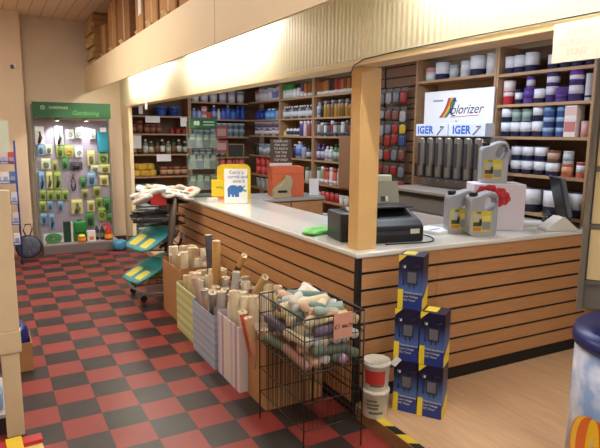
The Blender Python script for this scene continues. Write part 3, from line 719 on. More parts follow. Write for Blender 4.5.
jerrycan('grey jerrycan with black cap on the counter, right of the front pair', (2.945, 2.71, ct+.0005), R(-26))
t = thing('flower_box', 'white carton printed with red flowers carrying one jerrycan', 'box', (3.29, 2.86, ct+.0005), R(-33))
WB = mat('carton_white', (224, 214, 222), .6)
B(WB).box(-.215, .15, -.12, .13, 0, .335).build('carton', t, bevel=.004)
RF = mat('petal_red', (214, 60, 70), .6)
for k, (fx, fz) in enumerate(((-.15, .275), (-.10, .285), (-.03, .262), (-.005, .235), (-.04, .222))):
    m = B(RF)
    for i in range(6):
        a = 2*PI*i/6+k
        m.add([(fx+.028*math.cos(a)+.024*math.cos(b_), -.1205-.0003*(k+1), fz+.028*math.sin(a)+.024*math.sin(b_)) for b_ in [2*PI*j/10 for j in range(10)]], [tuple(range(10))])
    m.build('printed_flower', t)
jerrycan('grey jerrycan with black cap standing on top of the flower carton', (3.245, 2.90, ct+.337), R(-33))
# keyboard
t = thing('keyboard', 'pale keyboard lying on the counter by the lowest big tins', 'keyboard', (3.60, 2.87, ct+.0005), R(-35))
KB = mat('key_beige', (206, 204, 196), .5)
B(KB).box(-.20, .20, -.075, .075, 0, .02).build('base', t, bevel=.004)
m = B(mat('key_caps', (226, 226, 222), .5))
for i in range(14):
    for j in range(4): m.box(-.185+.0265*i, -.163+.0265*i, -.06+.03*j, -.036+.03*j, .0205, .028)
m.build('keys', t)
t = thing('card_reader', 'wedge shaped pale telephone base at the right end of the counter', 'telephone', (3.61, 2.60, ct+.0005), R(-20))
m = B(mat('phone_beige', (216, 214, 204), .45)); m.xf(Matrix.Rotation(PI/2, 4, 'X'))
m.prism([(-.12, 0), (.13, 0), (.135, .015), (.03, .10), (.005, .105), (-.115, .02)], -.06, .06); m.xf(); m.build('base', t, bevel=.006)
B(mat('phone_keys', (150, 150, 150), .5)).box(.05, .11, -.03, .03, .0, .002).build('keypad', t, loc=(-.03, 0, .085)).rotation_euler = (0, R(38), 0)
t.name = 'telephone'
t = thing('monitor', 'dark tilted screen at the right end of the counter before the tins', 'monitor', (3.86, 2.69, ct+.0005), R(48))
B(BLACK).box(-.10, .10, -.07, .07, 0, .015).build('foot', t); B(BLACK).box(-.02, .02, -.02, .02, .015, .14).build('neck', t)
m = B(mat('screen_grey', (92, 90, 92), .25)); s_ = m.box(-.17, .17, -.015, .015, .09, .38).build('screen', t); s_.rotation_euler = (R(-14), 0, 0)
b_ = B(BLACK).box(-.18, .18, .0152, .03, .08, .39).build('housing', t); b_.rotation_euler = (R(-14), 0, 0)
t = thing('handset_cradle', 'black corded handset lying behind the wedge telephone', 'handset', (3.72, 2.76, ct+.0005), R(50))
B(BLACK).blob(0, 0, .03, .08, .035, .03, .5).build('cradle', t)
B(BLACK).tube([(-.1, 0, .075), (-.05, 0, .10), (.05, 0, .10), (.1, 0, .075)], [.022, .016, .016, .022], 10).build('receiver', t)
# printer
t = thing('printer', 'black till printer on the counter behind the ochre post', 'printer', (2.035, 2.775, ct+.0005), R(-11))
m = B(BLACK); m.xf(Matrix(((0, 0, 1, 0), (1, 0, 0, 0), (0, 1, 0, 0), (0, 0, 0, 1))))
m.prism([(0, 0), (.34, 0), (.34, .19), (.25, .205), (.05, .135), (0, .10)], -.06, .40); m.xf(); m.build('case', t, bevel=.012)
B(mat('printer_lid', (50, 50, 56), .3)).box(.0, .38, .12, .33, .2055, .213).build('lid', t)
B(mat('module_black', (38, 38, 42), .35)).box(-.14, -.0605, .10, .34, 0, .185).build('side_module', t, bevel=.01)
B(DKGREY).box(.03, .34, -.003, .0, .05, .075).build('paper_slot', t)
B(C((210, 210, 200))).box(.30, .365, -.004, 0, .055, .085).build('badge', t)
B(DKGREY).box(.4005, .404, .1, .3, .03, .1).build('side_grille', t)
pg = B(mat('guide_grey', (150, 150, 134), .4)).box(.15, .39, 0, .012, 0, .16).build('paper_guide', t, loc=(0, .325, .206)); pg.rotation_euler = (R(-14), 0, 0)
pl_ = B(BLACK).box(.25, .285, -.001, 0, .02, .055).build('guide_label', t, loc=(0, .3235, .206)); pl_.rotation_euler = (R(-14), 0, 0)
pl_ = B(WHITE).box(.285, .305, -.001, 0, .02, .055).build('guide_sticker', t, loc=(0, .3235, .206)); pl_.rotation_euler = (R(-14), 0, 0)
cbl = B(BLACK).tube(smooth([(2.56, 3.05, ct+.02), (2.575, 2.92, ct+.006), (2.56, 2.78, ct+.006), (2.49, 2.675, ct+.006), (2.40, 2.645, ct+.006), (2.25, 2.675, ct+.006), (2.12, 2.70, ct+.006)]), .004, 8).build('cable')
tag(cbl, 'black cable curling off the printer across the counter', 'cable')
o = thing('notepad', 'white booklet lying on the counter right of the printer', 'notepad', (2.74, 2.95, ct+.0005), R(12))
B(mat('paper_white', (238, 238, 240), .6)).box(-.10, .10, -.11, .11, 0, .02).build('pages', o)
B(C((60, 84, 150))).box(-.08, .04, -.03, -.01, .0201, .0206).build('printed_stripe', o)
B(C((236, 238, 244))).box(-.10, .10, -.11, .11, .0207, .0215).build('cover', o) if 0 else None
# monitor-like white terminal behind post
t = thing('wall_terminal', 'pale card terminal on a stalk behind the printer paper guide', 'terminal', (2.435, 3.14, ct+.0005), R(-30))
B(BLACK).lathe([(.06, 0), (.06, .012), (.015, .02)], 16).build('foot', t)
B(SG).tube([(0, 0, .02), (0, 0, .28)], .008, 8).build('stalk', t)
B(mat('terminal_pale', (214, 226, 206), .5)).box(-.05, .05, -.02, .02, .27, .40).build('head', t, bevel=.008)
t.name = 'card_terminal'
# green bag
GB = mat('green_bag', (110, 196, 84), .5, noise=.15, nscale=25)
m = B(GB).blob(0, 0, .016, .15, .085, .018, .8, 40, 14, .14, 3); o = m.build('green_bag', loc=(1.985, 3.27, ct+.001)); o.rotation_euler = (0, 0, R(25))
tag(o, 'crumpled bright green bag lying on the counter edge left of the printer', 'bag')

# ------------------------------------------------------------------ far end of the counter
t = thing('elephant_card', 'white display card with a blue elephant standing on the counter', 'sign', (2.09, 5.02, ct+.0005), R(-22))
WC = mat('card_white', (244, 244, 240), .5)
B(mat('card_yellow_edge', (226, 206, 70), .5)).box(-.118, .118, 0, .012, 0, .345).build('backing', t)
B(WC).box(-.112, .112, -.002, 0, .004, .340).build('face', t)
EB = mat('elephant_blue', (56, 112, 176), .5)
m = B(EB)
def disc(m, cx, cz, rx, rz, y=-.0025, n=20): m.add([(cx+rx*math.cos(2*PI*i/n), y, cz+rz*math.sin(2*PI*i/n)) for i in range(n)], [tuple(range(n))])
disc(m, -.025, .135, .058, .048); disc(m, .04, .145, .032, .034, -.0027)
for x in (-.068, -.03, .0, .018): m.add([(x-.012, -.0026, .066), (x+.012, -.0026, .066), (x+.012, -.0026, .12), (x-.012, -.0026, .12)], [(0, 1, 2, 3)])
m.add([(.055, -.0026, .15), (.07, -.0026, .125), (.09, -.0026, .12), (.092, -.0026, .13), (.078, -.0026, .138), (.07, -.0026, .165)], [(0, 1, 2, 3, 4, 5)])
m.build('printed_elephant', t)
disc(m := B(C((150, 160, 120))), .088, .128, .018, .012, -.0029); disc(m, .08, .17, .01, .01, -.0029); m.build('printed_leaves', t)
TB = mat('card_text', (70, 90, 140), .5)
for i, s_ in enumerate(('Carry a', 'carrot and', 'save it')):
    text('lettering', s_, .046, TB, t, face_front(.005+.012*i, -.0026, .305-.042*i))
t = thing('collection_box', 'yellow charity box with arched back behind the elephant card', 'box', (2.20, 5.42, ct+.0005), R(-20))
YE = mat('charity_yellow', (240, 206, 40), .45)
B(YE).box(-.20, .02, -.05, .05, 0.03, .20).build('box_body', t, bevel=.004)
B(C((226, 120, 60))).box(-.16, .02, -.045, .045, 0, .03).build('orange_base', t)
m = B(YE); m.xf(Matrix.Rotation(PI/2, 4, 'X'))
arch = [(-.14, 0), (.21, 0)]+[(.21-.06*(1-math.cos(a)), .30+.06*math.sin(a)) for a in (0, R(30), R(60), R(90))]+[(-.08-.06*math.sin(a), .30+.06*math.cos(a)) for a in (0, R(30), R(60), R(90))]
m.prism(arch, -.075, -.055); m.xf(); m.build('arched_back', t)
text('lettering', 'WALLS', .036, mat('card_dark', (60, 50, 40), .5), t, face_front(-.10, -.0505, .125))
text('lettering', 'HELP', .03, mat('card_dark', (60, 50, 40), .5), t, face_front(.0, .054, .30))
B(C((236, 236, 240))).box(-.05, .05, -.03, .03, 0, .035).build('x', None, loc=(1.95, 5.30, ct+.0005))
o = bpy.data.objects['x']; o.name = 'small_white_box'; tag(o, 'small white box on the counter left of the elephant card', 'box')
# clear garden rack with green header
t = thing('counter_rack', 'clear tiered counter rack with a green header sign', 'display rack', (2.02, 5.78, ct+.0005), R(-12))
B(C((70, 100, 84))).box(-.16, .16, -.10, .10, 0, .015).build('base', t)
for x in (-.15, .15): B(C((90, 110, 100))).box(x-.006, x+.006, .06, .075, .015, .80).build('post', t)
for z in (.08, .30, .52):
    s_ = B(CLEAR).box(-.16, .16, -.10, .075, z, z+.004); s_.box(-.16, .16, -.10, -.097, z, z+.11); s_.build('clear_tray', t)
h = B(GREEN).box(-.13, .15, -.06, -.045, .725, .835).build('header', t)
text('lettering', '88', .06, WC, h, face_front(-.06, -.0605, .78), bold=.003)
for z in (.795, .765): B(C((180, 220, 190))).box(.01, .125, -.0612, -.06, z-.006, z+.006).build('header_line', h)
k = 0
for z in (.084, .304, .524):
    for i in range(4):
        col, nm = [((36, 62, 50), 'dark green'), ((84, 108, 98), 'pale green'), ((40, 48, 70), 'navy'), ((100, 118, 110), 'grey green')][(i+k) % 4]
        p = thing('seed_pack', f'{nm} pack, {ORD[i]} in the {["lowest","middle","top"][k]} tray of the clear counter rack', 'pack', (2.02+(-.11+.073*i)*math.cos(R(-12)), 5.78+(-.11+.073*i)*math.sin(R(-12))-.02, ct+z+.001), R(-12), 'packs in the clear counter rack')
        B(C(col)).box(-.031, .031, -.03, .03, 0, .15).build('pack_body', p); B(C((120, 140, 126))).box(-.025, .025, -.0312, -.03, .085, .14).build('pack_label', p)
    k += 1
t = thing('price_board', 'small framed blackboard hanging near the clear counter rack', 'sign', (2.52, 6.05, ct+.0005), R(-10))
B(C((60, 56, 50))).tube([(0, .02, 0), (0, .02, .42)], .008, 8).build('stem', t); B(C((60, 56, 50))).lathe([(.06, 0), (.06, .01)], 14).build('foot', t)
B(mat('frame_brass', (150, 126, 70), .5)).box(-.10, .10, 0, .015, .40, .56).build('frame', t); B(BLACK).box(-.088, .088, -.001, 0, .412, .548).build('slate', t)
# stand for price board base: packets behind
for i in range(2):
    p = thing('red_pack', f'red framed pack, {["upper","lower"][i]} one beside the green rack header', 'pack', (2.33, 6.0, ct+.62-.16*i), R(-10))
    B(C((150, 70, 70))).box(-.07, .07, 0, .02, 0, .14).build('pack_body', p); B(C((190, 150, 150))).box(-.05, .05, -.001, 0, .03, .11).build('pack_print', p)
B(C((90, 90, 90))).tube([(0, 0, 0), (0, 0, .78)], .006, 8).build('pack_stand', loc=(2.33, 6.035, ct+.0005))
st_ = bpy.data.objects['pack_stand']; B(C((90, 90, 90))).lathe([(.05, 0), (.05, .008)], 14).build('foot', st_); tag(st_, 'thin grey stand holding two red packs by the counter rack', 'stand')
# orange box etc on the rear counter
t = thing('orange_box', 'orange brown carton on the rear counter with a shadowed right side', 'box', (2.96, 5.62, zp+.9155), R(-17))
OB = mat('orange_card', (216, 108, 66), .6, noise=.06, nscale=7)
B(OB).box(-.19, .17, -.16, .16, 0, .335).build('carton', t, bevel=.003)
B(C((196, 90, 54))).box(-.19, .17, -.1612, -.16, .255, .262).build('printed_line', t)
t = thing('desk_telephone', 'beige angular desk telephone in front of the orange box', 'telephone', (2.80, 5.43, zp+.9155), R(-10))
m = B(mat('phone_khaki', (184, 170, 134), .5)); m.xf(Matrix.Rotation(PI/2, 4, 'X'))
m.prism([(-.10, 0), (.10, 0), (.10, .10), (.12, .17), (.10, .235), (.05, .25), (.02, .19), (-.06, .13), (-.10, .08)], -.05, .05); m.xf(); m.build('body', t, bevel=.01)
B(BLACK).box(-.055, .05, -.052, -.05, .06, .085).build('display', t)
t = thing('notice_board', 'brown notice with white writing propped above the orange box', 'sign', (2.93, 5.70, zp+.9155+.336), R(-12))
m = B(mat('notice_brown', (92, 74, 60), .6)).box(-.125, .125, 0, .012, .03, .30); m.build('board', t)
B(WC).box(-.13, .13, -.012, .014, 0, .03).build('foot_strip', t)
for i in range(6): text('lettering', ['PLEASE ASK', 'FOR HELP', 'TO REACH', 'THE TINS', 'ON THE', 'TOP SHELF'][i], .034, WC, t, face_front(0, -.0012, .275-.042*i))
o = B(WC).box(-.055, .055, 0, .004, 0, .19).build('price_notice', loc=(3.27, 5.52, zp+.916)); o.rotation_euler = (R(-6), 0, R(-20)); tag(o, 'small white notice standing right of the orange box', 'notice')
# shelf edge labels on far back wall
for i, (x, z, w_, h_) in enumerate(((2.03, 1.55, .16, .2), (2.12, 2.04, .06, .12), (2.30, 1.90, .23, .10), (2.46, 1.30, .23, .11), (2.80, 1.87, .11, .14))):
    o = B(WC).box(-w_/2, w_/2, 0, .002, -h_/2, h_/2).build('shelf_label', loc=(x, YB-.01, z))
    tag(o, f'white paper label hung on the back shelves left of the divider, {ORD[i]} from the left', 'label')
# ------------------------------------------------------------------ garden display
t = thing('garden_display', 'tall pegboard garden display with a green illuminated header', 'display stand', (1.09, 8.30, 0))
PEG = mat('pegboard_lilac', (168, 158, 172), .5)
m = B(PEG).box(-.50, .50, .44, .46, .13, 1.86)
HD = mat('peg_hole', (110, 100, 112), .7)
m.use(HD)
for i in range(24):
    for j in range(40):
        x = -.47+.041*i; z = .18+.042*j
        m.add([(x-.004, .4395, z-.004), (x+.004, .4395, z-.004), (x+.004, .4395, z+.004), (x-.004, .4395, z+.004)], [(0, 1, 2, 3)])
m.build('pegboard', t)
FR = mat('display_frame', (120, 122, 116), .45)
B(FR).box(-.52, -.495, .40, .47, .13, 2.07).build('side_frame', t); B(FR).box(.495, .52, .40, .47, .13, 2.07).build('side_frame', t)
B(mat('display_base', (118, 108, 104), .5)).box(-.50, .52, .0, .47, 0.0, .125).build('base', t, bevel=.005)
B(mat('base_top', (150, 140, 136), .5)).box(-.49, .51, .01, .439, .1255, .135).build('base_deck', t)
h = B(GREEN).box(-.51, .50, .16, .30, 1.885, 2.085).build('header', t)
B(mat('header_rim', (30, 90, 48), .5)).box(-.515, .505, .155, .31, 2.085, 2.095).build('header_rim', h)
LT = mat('header_letter', (214, 236, 214), .5); LG2 = mat('header_letter_green', (120, 186, 110), .5)
text('lettering', 'GARDENER', .048, LT, h, face_front(-.19, .159, 2.02))
B(LT).lathe([(.022, 0), (.028, 0), (.028, .002), (.022, .002), (.022, 0)], 20, caps=False).build('round_emblem', h).matrix_local = face_front(-.39, .1595, 2.02)
text('lettering', 'G', .035, LT, h, face_front(-.39, .159, 2.02))
text('lettering', 'Gardening', .085, LG2, h, face_front(.16, .159, 1.955), shear=.2)
GLW = mat('spot_glow', (255, 250, 240), emit=((255, 250, 240), 20))
for i, x in enumerate((-.20, .18)):
    s_ = B(STEEL).lathe([(.03, 0), (.03, .04), (.01, .05)], 14).build('spot_lamp', t, loc=(x, .30, 1.845)); B(GLW).lathe([(.0001, -.001), (.024, -.001)], 14, caps=False).build('bulb', s_)
    l = bpy.data.lights.new('display_spot', 'SPOT'); l.energy = 16; l.spot_size = R(100); l.spot_blend = .7; l.color = (.95, .97, 1.); l.shadow_soft_size = .03
    o = bpy.data.objects.new('display_spot', l); COL.objects.link(o); o.location = (1.09+x, 8.58, 1.835); o.rotation_euler = (R(22), 0, 0)
PKC = {'dark': ((60, 58, 62), 'dark'), 'black': ((36, 36, 40), 'black'), 'pale': ((196, 210, 170), 'pale green'), 'turq': ((30, 130, 150), 'turquoise'), 'bluew': ((120, 160, 190), 'pale blue'), 'lime': ((140, 164, 78), 'lime'), 'white': ((214, 220, 226), 'white'), 'yel': ((198, 194, 128), 'yellow'), 'olive': ((150, 156, 90), 'olive'), 'green': ((70, 130, 70), 'green')}
PACKS = [(0.66, 1.771, 0.114, 0.235, 'dark', 't'), (0.912, 1.775, 0.105, 0.253, 'black', 't'), (1.06, 1.735, 0.101, 0.127, 'pale', 'd'), (1.183, 1.765, 0.102, 0.142, 'pale', 'd'), (1.361, 1.739, 0.091, 0.13, 'pale', 'd'), (1.504, 1.755, 0.141, 0.337, 'turq', 'b'), (0.667, 1.522, 0.082, 0.14, 'bluew', 'c'), (0.771, 1.522, 0.084, 0.127, 'pale', 'c'), (0.914, 1.508, 0.098, 0.157, 'lime', 'c'), (1.034, 1.508, 0.112, 0.159, 'lime', 'o'), (1.169, 1.493, 0.102, 0.145, 'white', 'd'), (1.331, 1.435, 0.102, 0.206, 'yel', 'c'), (1.499, 1.405, 0.135, 0.164, 'lime', 'd'), (1.521, 1.228, 0.138, 0.122, 'yel', 'c'), (0.72, 1.326, 0.122, 0.144, 'pale', 'c'), (0.837, 1.296, 0.071, 0.144, 'olive', 'c'), (0.971, 1.323, 0.086, 0.146, 'green', 'c'), (1.118, 1.264, 0.172, 0.105, 'dark', 'c'), (1.379, 1.215, 0.122, 0.091, 'pale', 'c'), (0.654, 1.143, 0.077, 0.244, 'bluew', 't'), (0.752, 1.141, 0.079, 0.231, 'yel', 't'), (0.859, 1.139, 0.093, 0.233, 'lime', 't'), (1.066, 1.133, 0.054, 0.264, 'dark', 's'), (1.202, 1.043, 0.075, 0.15, 'green', 'c'), (1.323, 1.114, 0.118, 0.182, 'bluew', 'c'), (1.499, 1.065, 0.123, 0.139, 'yel', 'c'), (0.655, 0.874, 0.084, 0.133, 'lime', 'c'), (0.754, 0.87, 0.085, 0.134, 'lime', 'c'), (0.853, 0.866, 0.086, 0.135, 'lime', 'c'), (0.953, 0.862, 0.088, 0.136, 'lime', 'c'), (1.221, 0.866, 0.091, 0.123, 'olive', 'c'), (1.392, 0.904, 0.108, 0.139, 'olive', 'c'), (0.646, 0.717, 0.084, 0.135, 'lime', 'c'), (0.738, 0.712, 0.072, 0.12, 'bluew', 'c'), (0.877, 0.705, 0.073, 0.136, 'bluew', 'c'), (1.102, 0.725, 0.155, 0.201, 'yel', 't'), (1.297, 0.7, 0.106, 0.156, 'yel', 'c'), (1.413, 0.739, 0.094, 0.141, 'lime', 'c'), (1.526, 0.733, 0.093, 0.202, 'green', 'c'), (0.648, 0.543, 0.083, 0.15, 'bluew', 'c'), (0.752, 0.537, 0.068, 0.21, 'bluew', 't'), (1.273, 0.522, 0.118, 0.204, 'green', 'c'), (1.447, 0.587, 0.107, 0.189, 'lime', 'd'), (1.554, 0.488, 0.067, 0.127, 'green', 'd')]
rowz = [1.6, 1.38, 1.18, .95, .80, .64, 0.]
RN = ['top', 'second', 'third', 'fourth', 'fifth', 'sixth', 'lowest']
cnt = {}
for (x, zt, w_, h_, cc, k) in sorted(PACKS, key=lambda p: ([i for i, q in enumerate(rowz) if p[1] > q][0], p[0])):
    r_ = [i for i, q in enumerate(rowz) if zt > q][0]; i = cnt.get(r_, 0); cnt[r_] = i+1
    rgb, nm = PKC[cc]
    what = {'t': 'tool card', 'd': 'disc pack', 'b': 'glove bag', 'c': 'pack', 'o': 'pack with orange disc', 's': 'shears'}[k]
    p = thing('garden_pack', f'{nm} {what}, {ORD[i]} in the {RN[r_]} row of the garden display', 'pack', (x, 8.695, zt), 0, 'packs hanging on the garden display')
    w_ *= 1.12; h_ *= 1.1
    w2 = w_*.46
    if k == 's':
        B(C(rgb)).tube([(-.02, 0, -.14), (0, 0, -.08), (.018, 0, 0)], [.006, .007, .004], 6).tube([(.022, -.004, -.14), (0, -.004, -.08), (-.016, -.004, 0)], [.006, .007, .004], 6).build('blades', p)
        B(C(rgb)).tube([(-.02, 0, -.14), (-.028, 0, -.2), (-.012, 0, -h_)], .010, 8).tube([(.022, 0, -.14), (.03, 0, -.2), (.012, 0, -h_)], .010, 8).build('handles', p)
    elif k == 'b':
        B(C(rgb, .7)).blob(0, -.01, -h_*.55, w_*.48, .022, h_*.44, .35, wob=.03).build('bag', p); B(C((230, 232, 230))).box(-w_*.25, w_*.3, -.034, -.0325, -.06, .005).build('hang_card', p)
    else:
        base = (226, 228, 226) if k in 'td' and cc in ('dark', 'black', 'pale', 'white') else rgb
        B(C(base, .4)).box(-w2, w2, 0, .004, -h_, 0).build('card', p)
        B(C(tuple(min(255, int(v*1.15+20)) for v in base), .4)).box(-w2*.9, w2*.9, -.0008, 0, -h_*.24, -h_*.06).build('printed_heading', p)
        if k in 'do':
            B(C((226, 120, 40) if k == 'o' else (150, 166, 140) if cc in ('pale', 'white') else (60, 74, 50))).lathe([(w2*.35, 0), (w2*.5, -.01), (w2*.66, 0), (w2*.5, .012), (w2*.35, 0)], 16, caps=False).build('product', p).matrix_local = face_front(0, -.012, -h_*.58)
        elif k == 't':
            B(C((50, 50, 54) if cc != 'yel' else (90, 96, 60))).tube([(0, -.015, -h_*.3), (.1*w_, -.018, -h_*.6), (-.12*w_, -.015, -h_*.92)], [w2*.25, w2*.45, w2*.3], 8).build('product', p)
        else:
            B(C(tuple(int(v*.55) for v in rgb), .3)).blob(0, -.010, -h_*.62, w2*.55, .012, h_*.26, .6).build('product', p)
# goods on the display base
dz = .1355
t = thing('hose_coil', 'coiled green hose on a white card at the display base', 'hose', (.74, 8.44, dz))
B(C((226, 230, 226))).box(-.13, .13, .03, .033, 0, .14).build('card', t)
m = B(C((70, 140, 80)))
for j in range(3): m.tube([((.10-.028*j)*math.cos(a), .0, .075+(.062-.018*j)*math.sin(a)) for a in [2*PI*i/20 for i in range(20)]], .012, 6, closed=True)
m.build('coil', t)
t = thing('green_carton', 'tall dark green carton standing at the display base', 'box', (.925, 8.50, dz)); B(C((34, 64, 48))).box(-.045, .045, -.05, .05, 0, .29).build('carton', t); B(C((200, 214, 200))).box(.047, .075, -.04, .04, 0, .28).build('pale_side', t)
t = thing('green_tub', 'green feed tub stacked on a carton at the display base', 'tub', (1.10, 8.52, dz+.11)); B(C((40, 130, 60))).blob(0, 0, .09, .085, .06, .09, .4).build('body', t); B(C((30, 100, 46))).lathe([(.03, .18), (.03, .2)], 14).build('cap', t)
o = B(C((60, 110, 60))).box(-.09, .09, -.06, .06, 0, .109).build('low_carton', loc=(1.10, 8.52, dz)); tag(o, 'green carton under the green feed tub', 'box')
t = thing('orange_pot', 'orange and yellow pot at the front of the display base', 'pot', (1.10, 8.37, dz)); B(C((216, 130, 40))).lathe([(.05, 0), (.06, .06)], 16).build('pot', t); B(C((230, 210, 70))).blob(0, 0, .085, .05, .05, .03, 1).build('fill', t)
t = thing('white_carton', 'white carton with an orange picture at the display base', 'box', (1.235, 8.41, dz)); B(C((232, 230, 220))).box(-.055, .055, -.04, .04, 0, .15).build('carton', t); B(C((226, 130, 50))).box(-.03, .03, -.041, -.04, .02, .07).build('print', t)
for i in range(2):
    t = thing('dark_bottle', f'dark garden bottle, {["left","right"][i]} of the pair beside the red sprayer', 'bottle', (1.33+.07*i, 8.50-.03*i, dz)); B(C((50, 54, 52))).lathe([(.032, 0), (.034, .13), (.015, .17), (.015, .2)], 14).build('body', t); B(C((120, 124, 110))).lathe([(.0346, .04), (.0346, .1)], 14, caps=False).build('label', t)
t = thing('red_sprayer', 'red trigger spray bottle at the right of the display base', 'spray bottle', (1.475, 8.40, dz)); B(C((196, 44, 36))).lathe([(.05, 0), (.058, .02), (.055, .12), (.02, .19), (.018, .21)], 18).build('body', t); B(C((226, 180, 60))).lathe([(.0585, .03), (.0575, .09)], 18, caps=False).build('label', t); B(C((200, 60, 40))).box(-.07, .03, -.012, .012, .21, .245).build('trigger_head', t)
o = B(mat('bag_blue', (70, 140, 170), .6, noise=.2, nscale=20)).blob(0, 0, .05, .11, .09, .05, .7, wob=.12, seed=5).build('blue_bag', loc=(1.64, 8.36, .137)); tag(o, 'crumpled blue bag at the right corner of the display base', 'bag'); o.location = (1.50, 8.18, .001) if 0 else (1.545, 8.255, .137)
o.location = (1.60, 8.22, .001); o.scale = (1, .7, 1.5)

# round grey pop-up bag with handle
t = thing('round_bag', 'round grey pattered folding bag with a loop handle left of the garden display', 'bag', (.40, 8.24, 0))
GP_ = mat('bag_grey', (86, 92, 108), .6, noise=.5, nscale=30)
b = B(GP_).lathe([(.0001, -.05), (.12, -.05), (.155, -.03), (.155, .03), (.12, .05), (.0001, .05)], 28).build('body', t); b.matrix_local = Matrix.Translation((0, 0, .156)) @ Matrix.Rotation(PI/2, 4, 'X')
b = B(BLACK).tube([(.156*math.cos(a), .156*math.sin(a), .03) for a in [2*PI*i/28 for i in range(28)]], .006, 6, closed=True).build('piping', t); b.matrix_local = Matrix.Translation((0, 0, .156)) @ Matrix.Rotation(PI/2, 4, 'X')
B(BLACK).tube([(-.02, 0, .30), (-.05, 0, .38), (-.02, 0, .46), (.04, 0, .46), (.06, 0, .40), (.03, 0, .31)], .009, 8).build('handle', t)
t['label'] = 'round grey patterned folding bag with a loop handle left of the garden display'

# blue rack of cards by the pillar
t = thing('card_rack', 'blue wire rack of white packets in front of the pale pillar', 'rack', (.13, 7.85, 0))
RACK = t; BL = mat('rack_blue', (40, 70, 150), .4)
m = B(BL)
for x in (-.30, .17): m.tube([(x, 0, 0), (x, 0, 1.58)], .012, 8)
m.build('frame', t)
for i, z in enumerate((.28, .54, .80, 1.06, 1.30)):
    B(BL).tube([(-.30, 0, z), (-.30, -.10, z+.03), (.17, -.10, z+.03), (.17, 0, z)], .006, 6).box(-.30, .17, -.10, 0, z-.005, z).build('shelf', t)
    for j in range(6):
        rgb, nm = [((228, 226, 226), 'white'), ((90, 110, 170), 'blue'), ((220, 200, 200), 'pink'), ((190, 70, 60), 'red'), ((210, 214, 224), 'pale')][(i*2+j) % 5]
        p = thing('card_packet', f'{nm} packet, {ORD[j]} on the {["lowest","second","third","fourth","top"][i]} tier of the blue rack', 'packet', (.13-.265+.078*j, 7.81, z+.001), random.uniform(-.08, .08), 'packets in the blue rack')
        B(C(rgb)).box(-.034, .034, -.03, .015, 0, .14).build('packet', p); B(C((150, 156, 190))).box(-.024, .024, -.0308, -.03, .03, .08).build('print', p)
mc = B(mat('poster_mint', (206, 216, 200), .6)).box(-.30, .2, 0, .004, 0, .30).build('header_card', RACK)
mc.location = (-.08, .013, 1.30); mc.scale = (1, 1, 1.75)
t = thing('wall_sensor', 'small black sensor box high on the pale pillar', 'sensor', (.455, 8.599, 2.55)); B(BLACK).box(-.02, .02, -.05, 0, -.025, .02).build('housing', t, bevel=.004); B(WHITE).box(.02, .045, -.03, 0, -.02, .03).build('bracket', t)
t.location = (.37, 8.599, 2.55)

# ------------------------------------------------------------------ trolley
t = thing('wire_trolley', 'slanting wire trolley on castors at the far end of the counter', 'trolley', (1.50, 5.62, 0))
TR = mat('trolley_post', (112, 98, 86), .45, metal=.3)
m = B(TR); m.tube([(.0, -.225, .10), (.02, -.235, .5), (.06, -.24, .86), (.10, -.24, 1.10)], [.024, .026, .036, .016], 8); m.build('upright', t)
m = B(TR); m.tube([(.12, .26, .10), (.13, .26, .5), (.17, .26, .86), (.20, .26, 1.10)], [.022, .022, .03, .018], 8); m.build('upright', t)
B(STEEL).tube([(.20, -.18, .09), (.03, -.20, .09), (-.20, -.16, .10), (-.30, .05, .12), (-.28, .28, .12), (.20, .30, .10)], .011, 8, closed=True).build('base_ring', t)
for x, y in ((-.22, -.12), (.17, -.16), (-.24, .26), (.17, .27)):
    w_ = B(BLACK).lathe([(.03, -.012), (.034, -.006), (.034, .006), (.03, .012)], 14).build('castor', t); w_.matrix_local = Matrix.Translation((x, y, .0345)) @ Matrix.Rotation(PI/2, 4, 'X')
    B(STEEL).tube([(0, .035, 0), (0, .055, 0)], .008, 6).build('stem', w_)
def tier(z, x0, x1, tilt, y0=-.20, y1=.30, hh=.06):
    m = B(WIRE)
    for zz in (0, hh): m.tube([(x0, y0, z+tilt+zz), (x1, y0, z+zz), (x1, y1, z+zz), (x0, y1, z+tilt+zz)], .006, 6, closed=True)
    for i in range(12):
        u = y0+(y1-y0)*i/11; m.tube([(x0, u, z+tilt), (x1, u, z)], .003, 5)
    for i in range(7):
        x = x0+(x1-x0)*i/6; zt = z+tilt*(1-i/6); m.tube([(x, y0, zt), (x, y0, zt+hh)], .003, 5); m.tube([(x, y1, zt), (x, y1, zt+hh)], .003, 5)
    return m.build('wire_tier', t)
tier(.20, -.32, .12, .0); tier(.52, -.26, .14, .03); tier(.79, -.22, .20, 0, hh=.08); tier(1.0, -.14, .24, 0)
def soft(label, cat, name, rgb, loc, rot, sx, sy, sz, seed, stripes=None, grp=None):
    p = thing(name, label, cat, loc, 0, grp, rot=rot)
    B(C(rgb, .45)).blob(0, 0, 0, sx, sy, sz, .45, 18, 8, .04, seed).build('pack_body', p)
    for j, (x0, x1, y0, y1, cc) in enumerate(stripes or ()):
        B(C(cc, .45)).blob((x0+x1)/2*sx, (y0+y1)/2*sy, sz*.86, (x1-x0)/2*sx, (y1-y0)/2*sy, sz*.2, .3).build('printed_panel', p)
    return p
TQ = (70, 146, 152); YL = (220, 208, 84)
SR_ = [(-.8, -.1, -.75, -.2, YL), (-.8, .0, .1, .7, YL), (.2, .8, -.7, .7, (60, 170, 170))]
soft('turquoise and yellow pack leaning off the third trolley tier', 'pack', 'roller_pack', TQ, (1.36, 5.50, .66), (R(8), R(-24), R(28)), .23, .16, .020, 1, SR_)
soft('turquoise pack lying behind the leaning one on the trolley', 'pack', 'roller_pack', (60, 140, 140), (1.50, 5.72, .63), (R(4), R(-14), R(20)), .20, .15, .022, 2, SR_[:2])
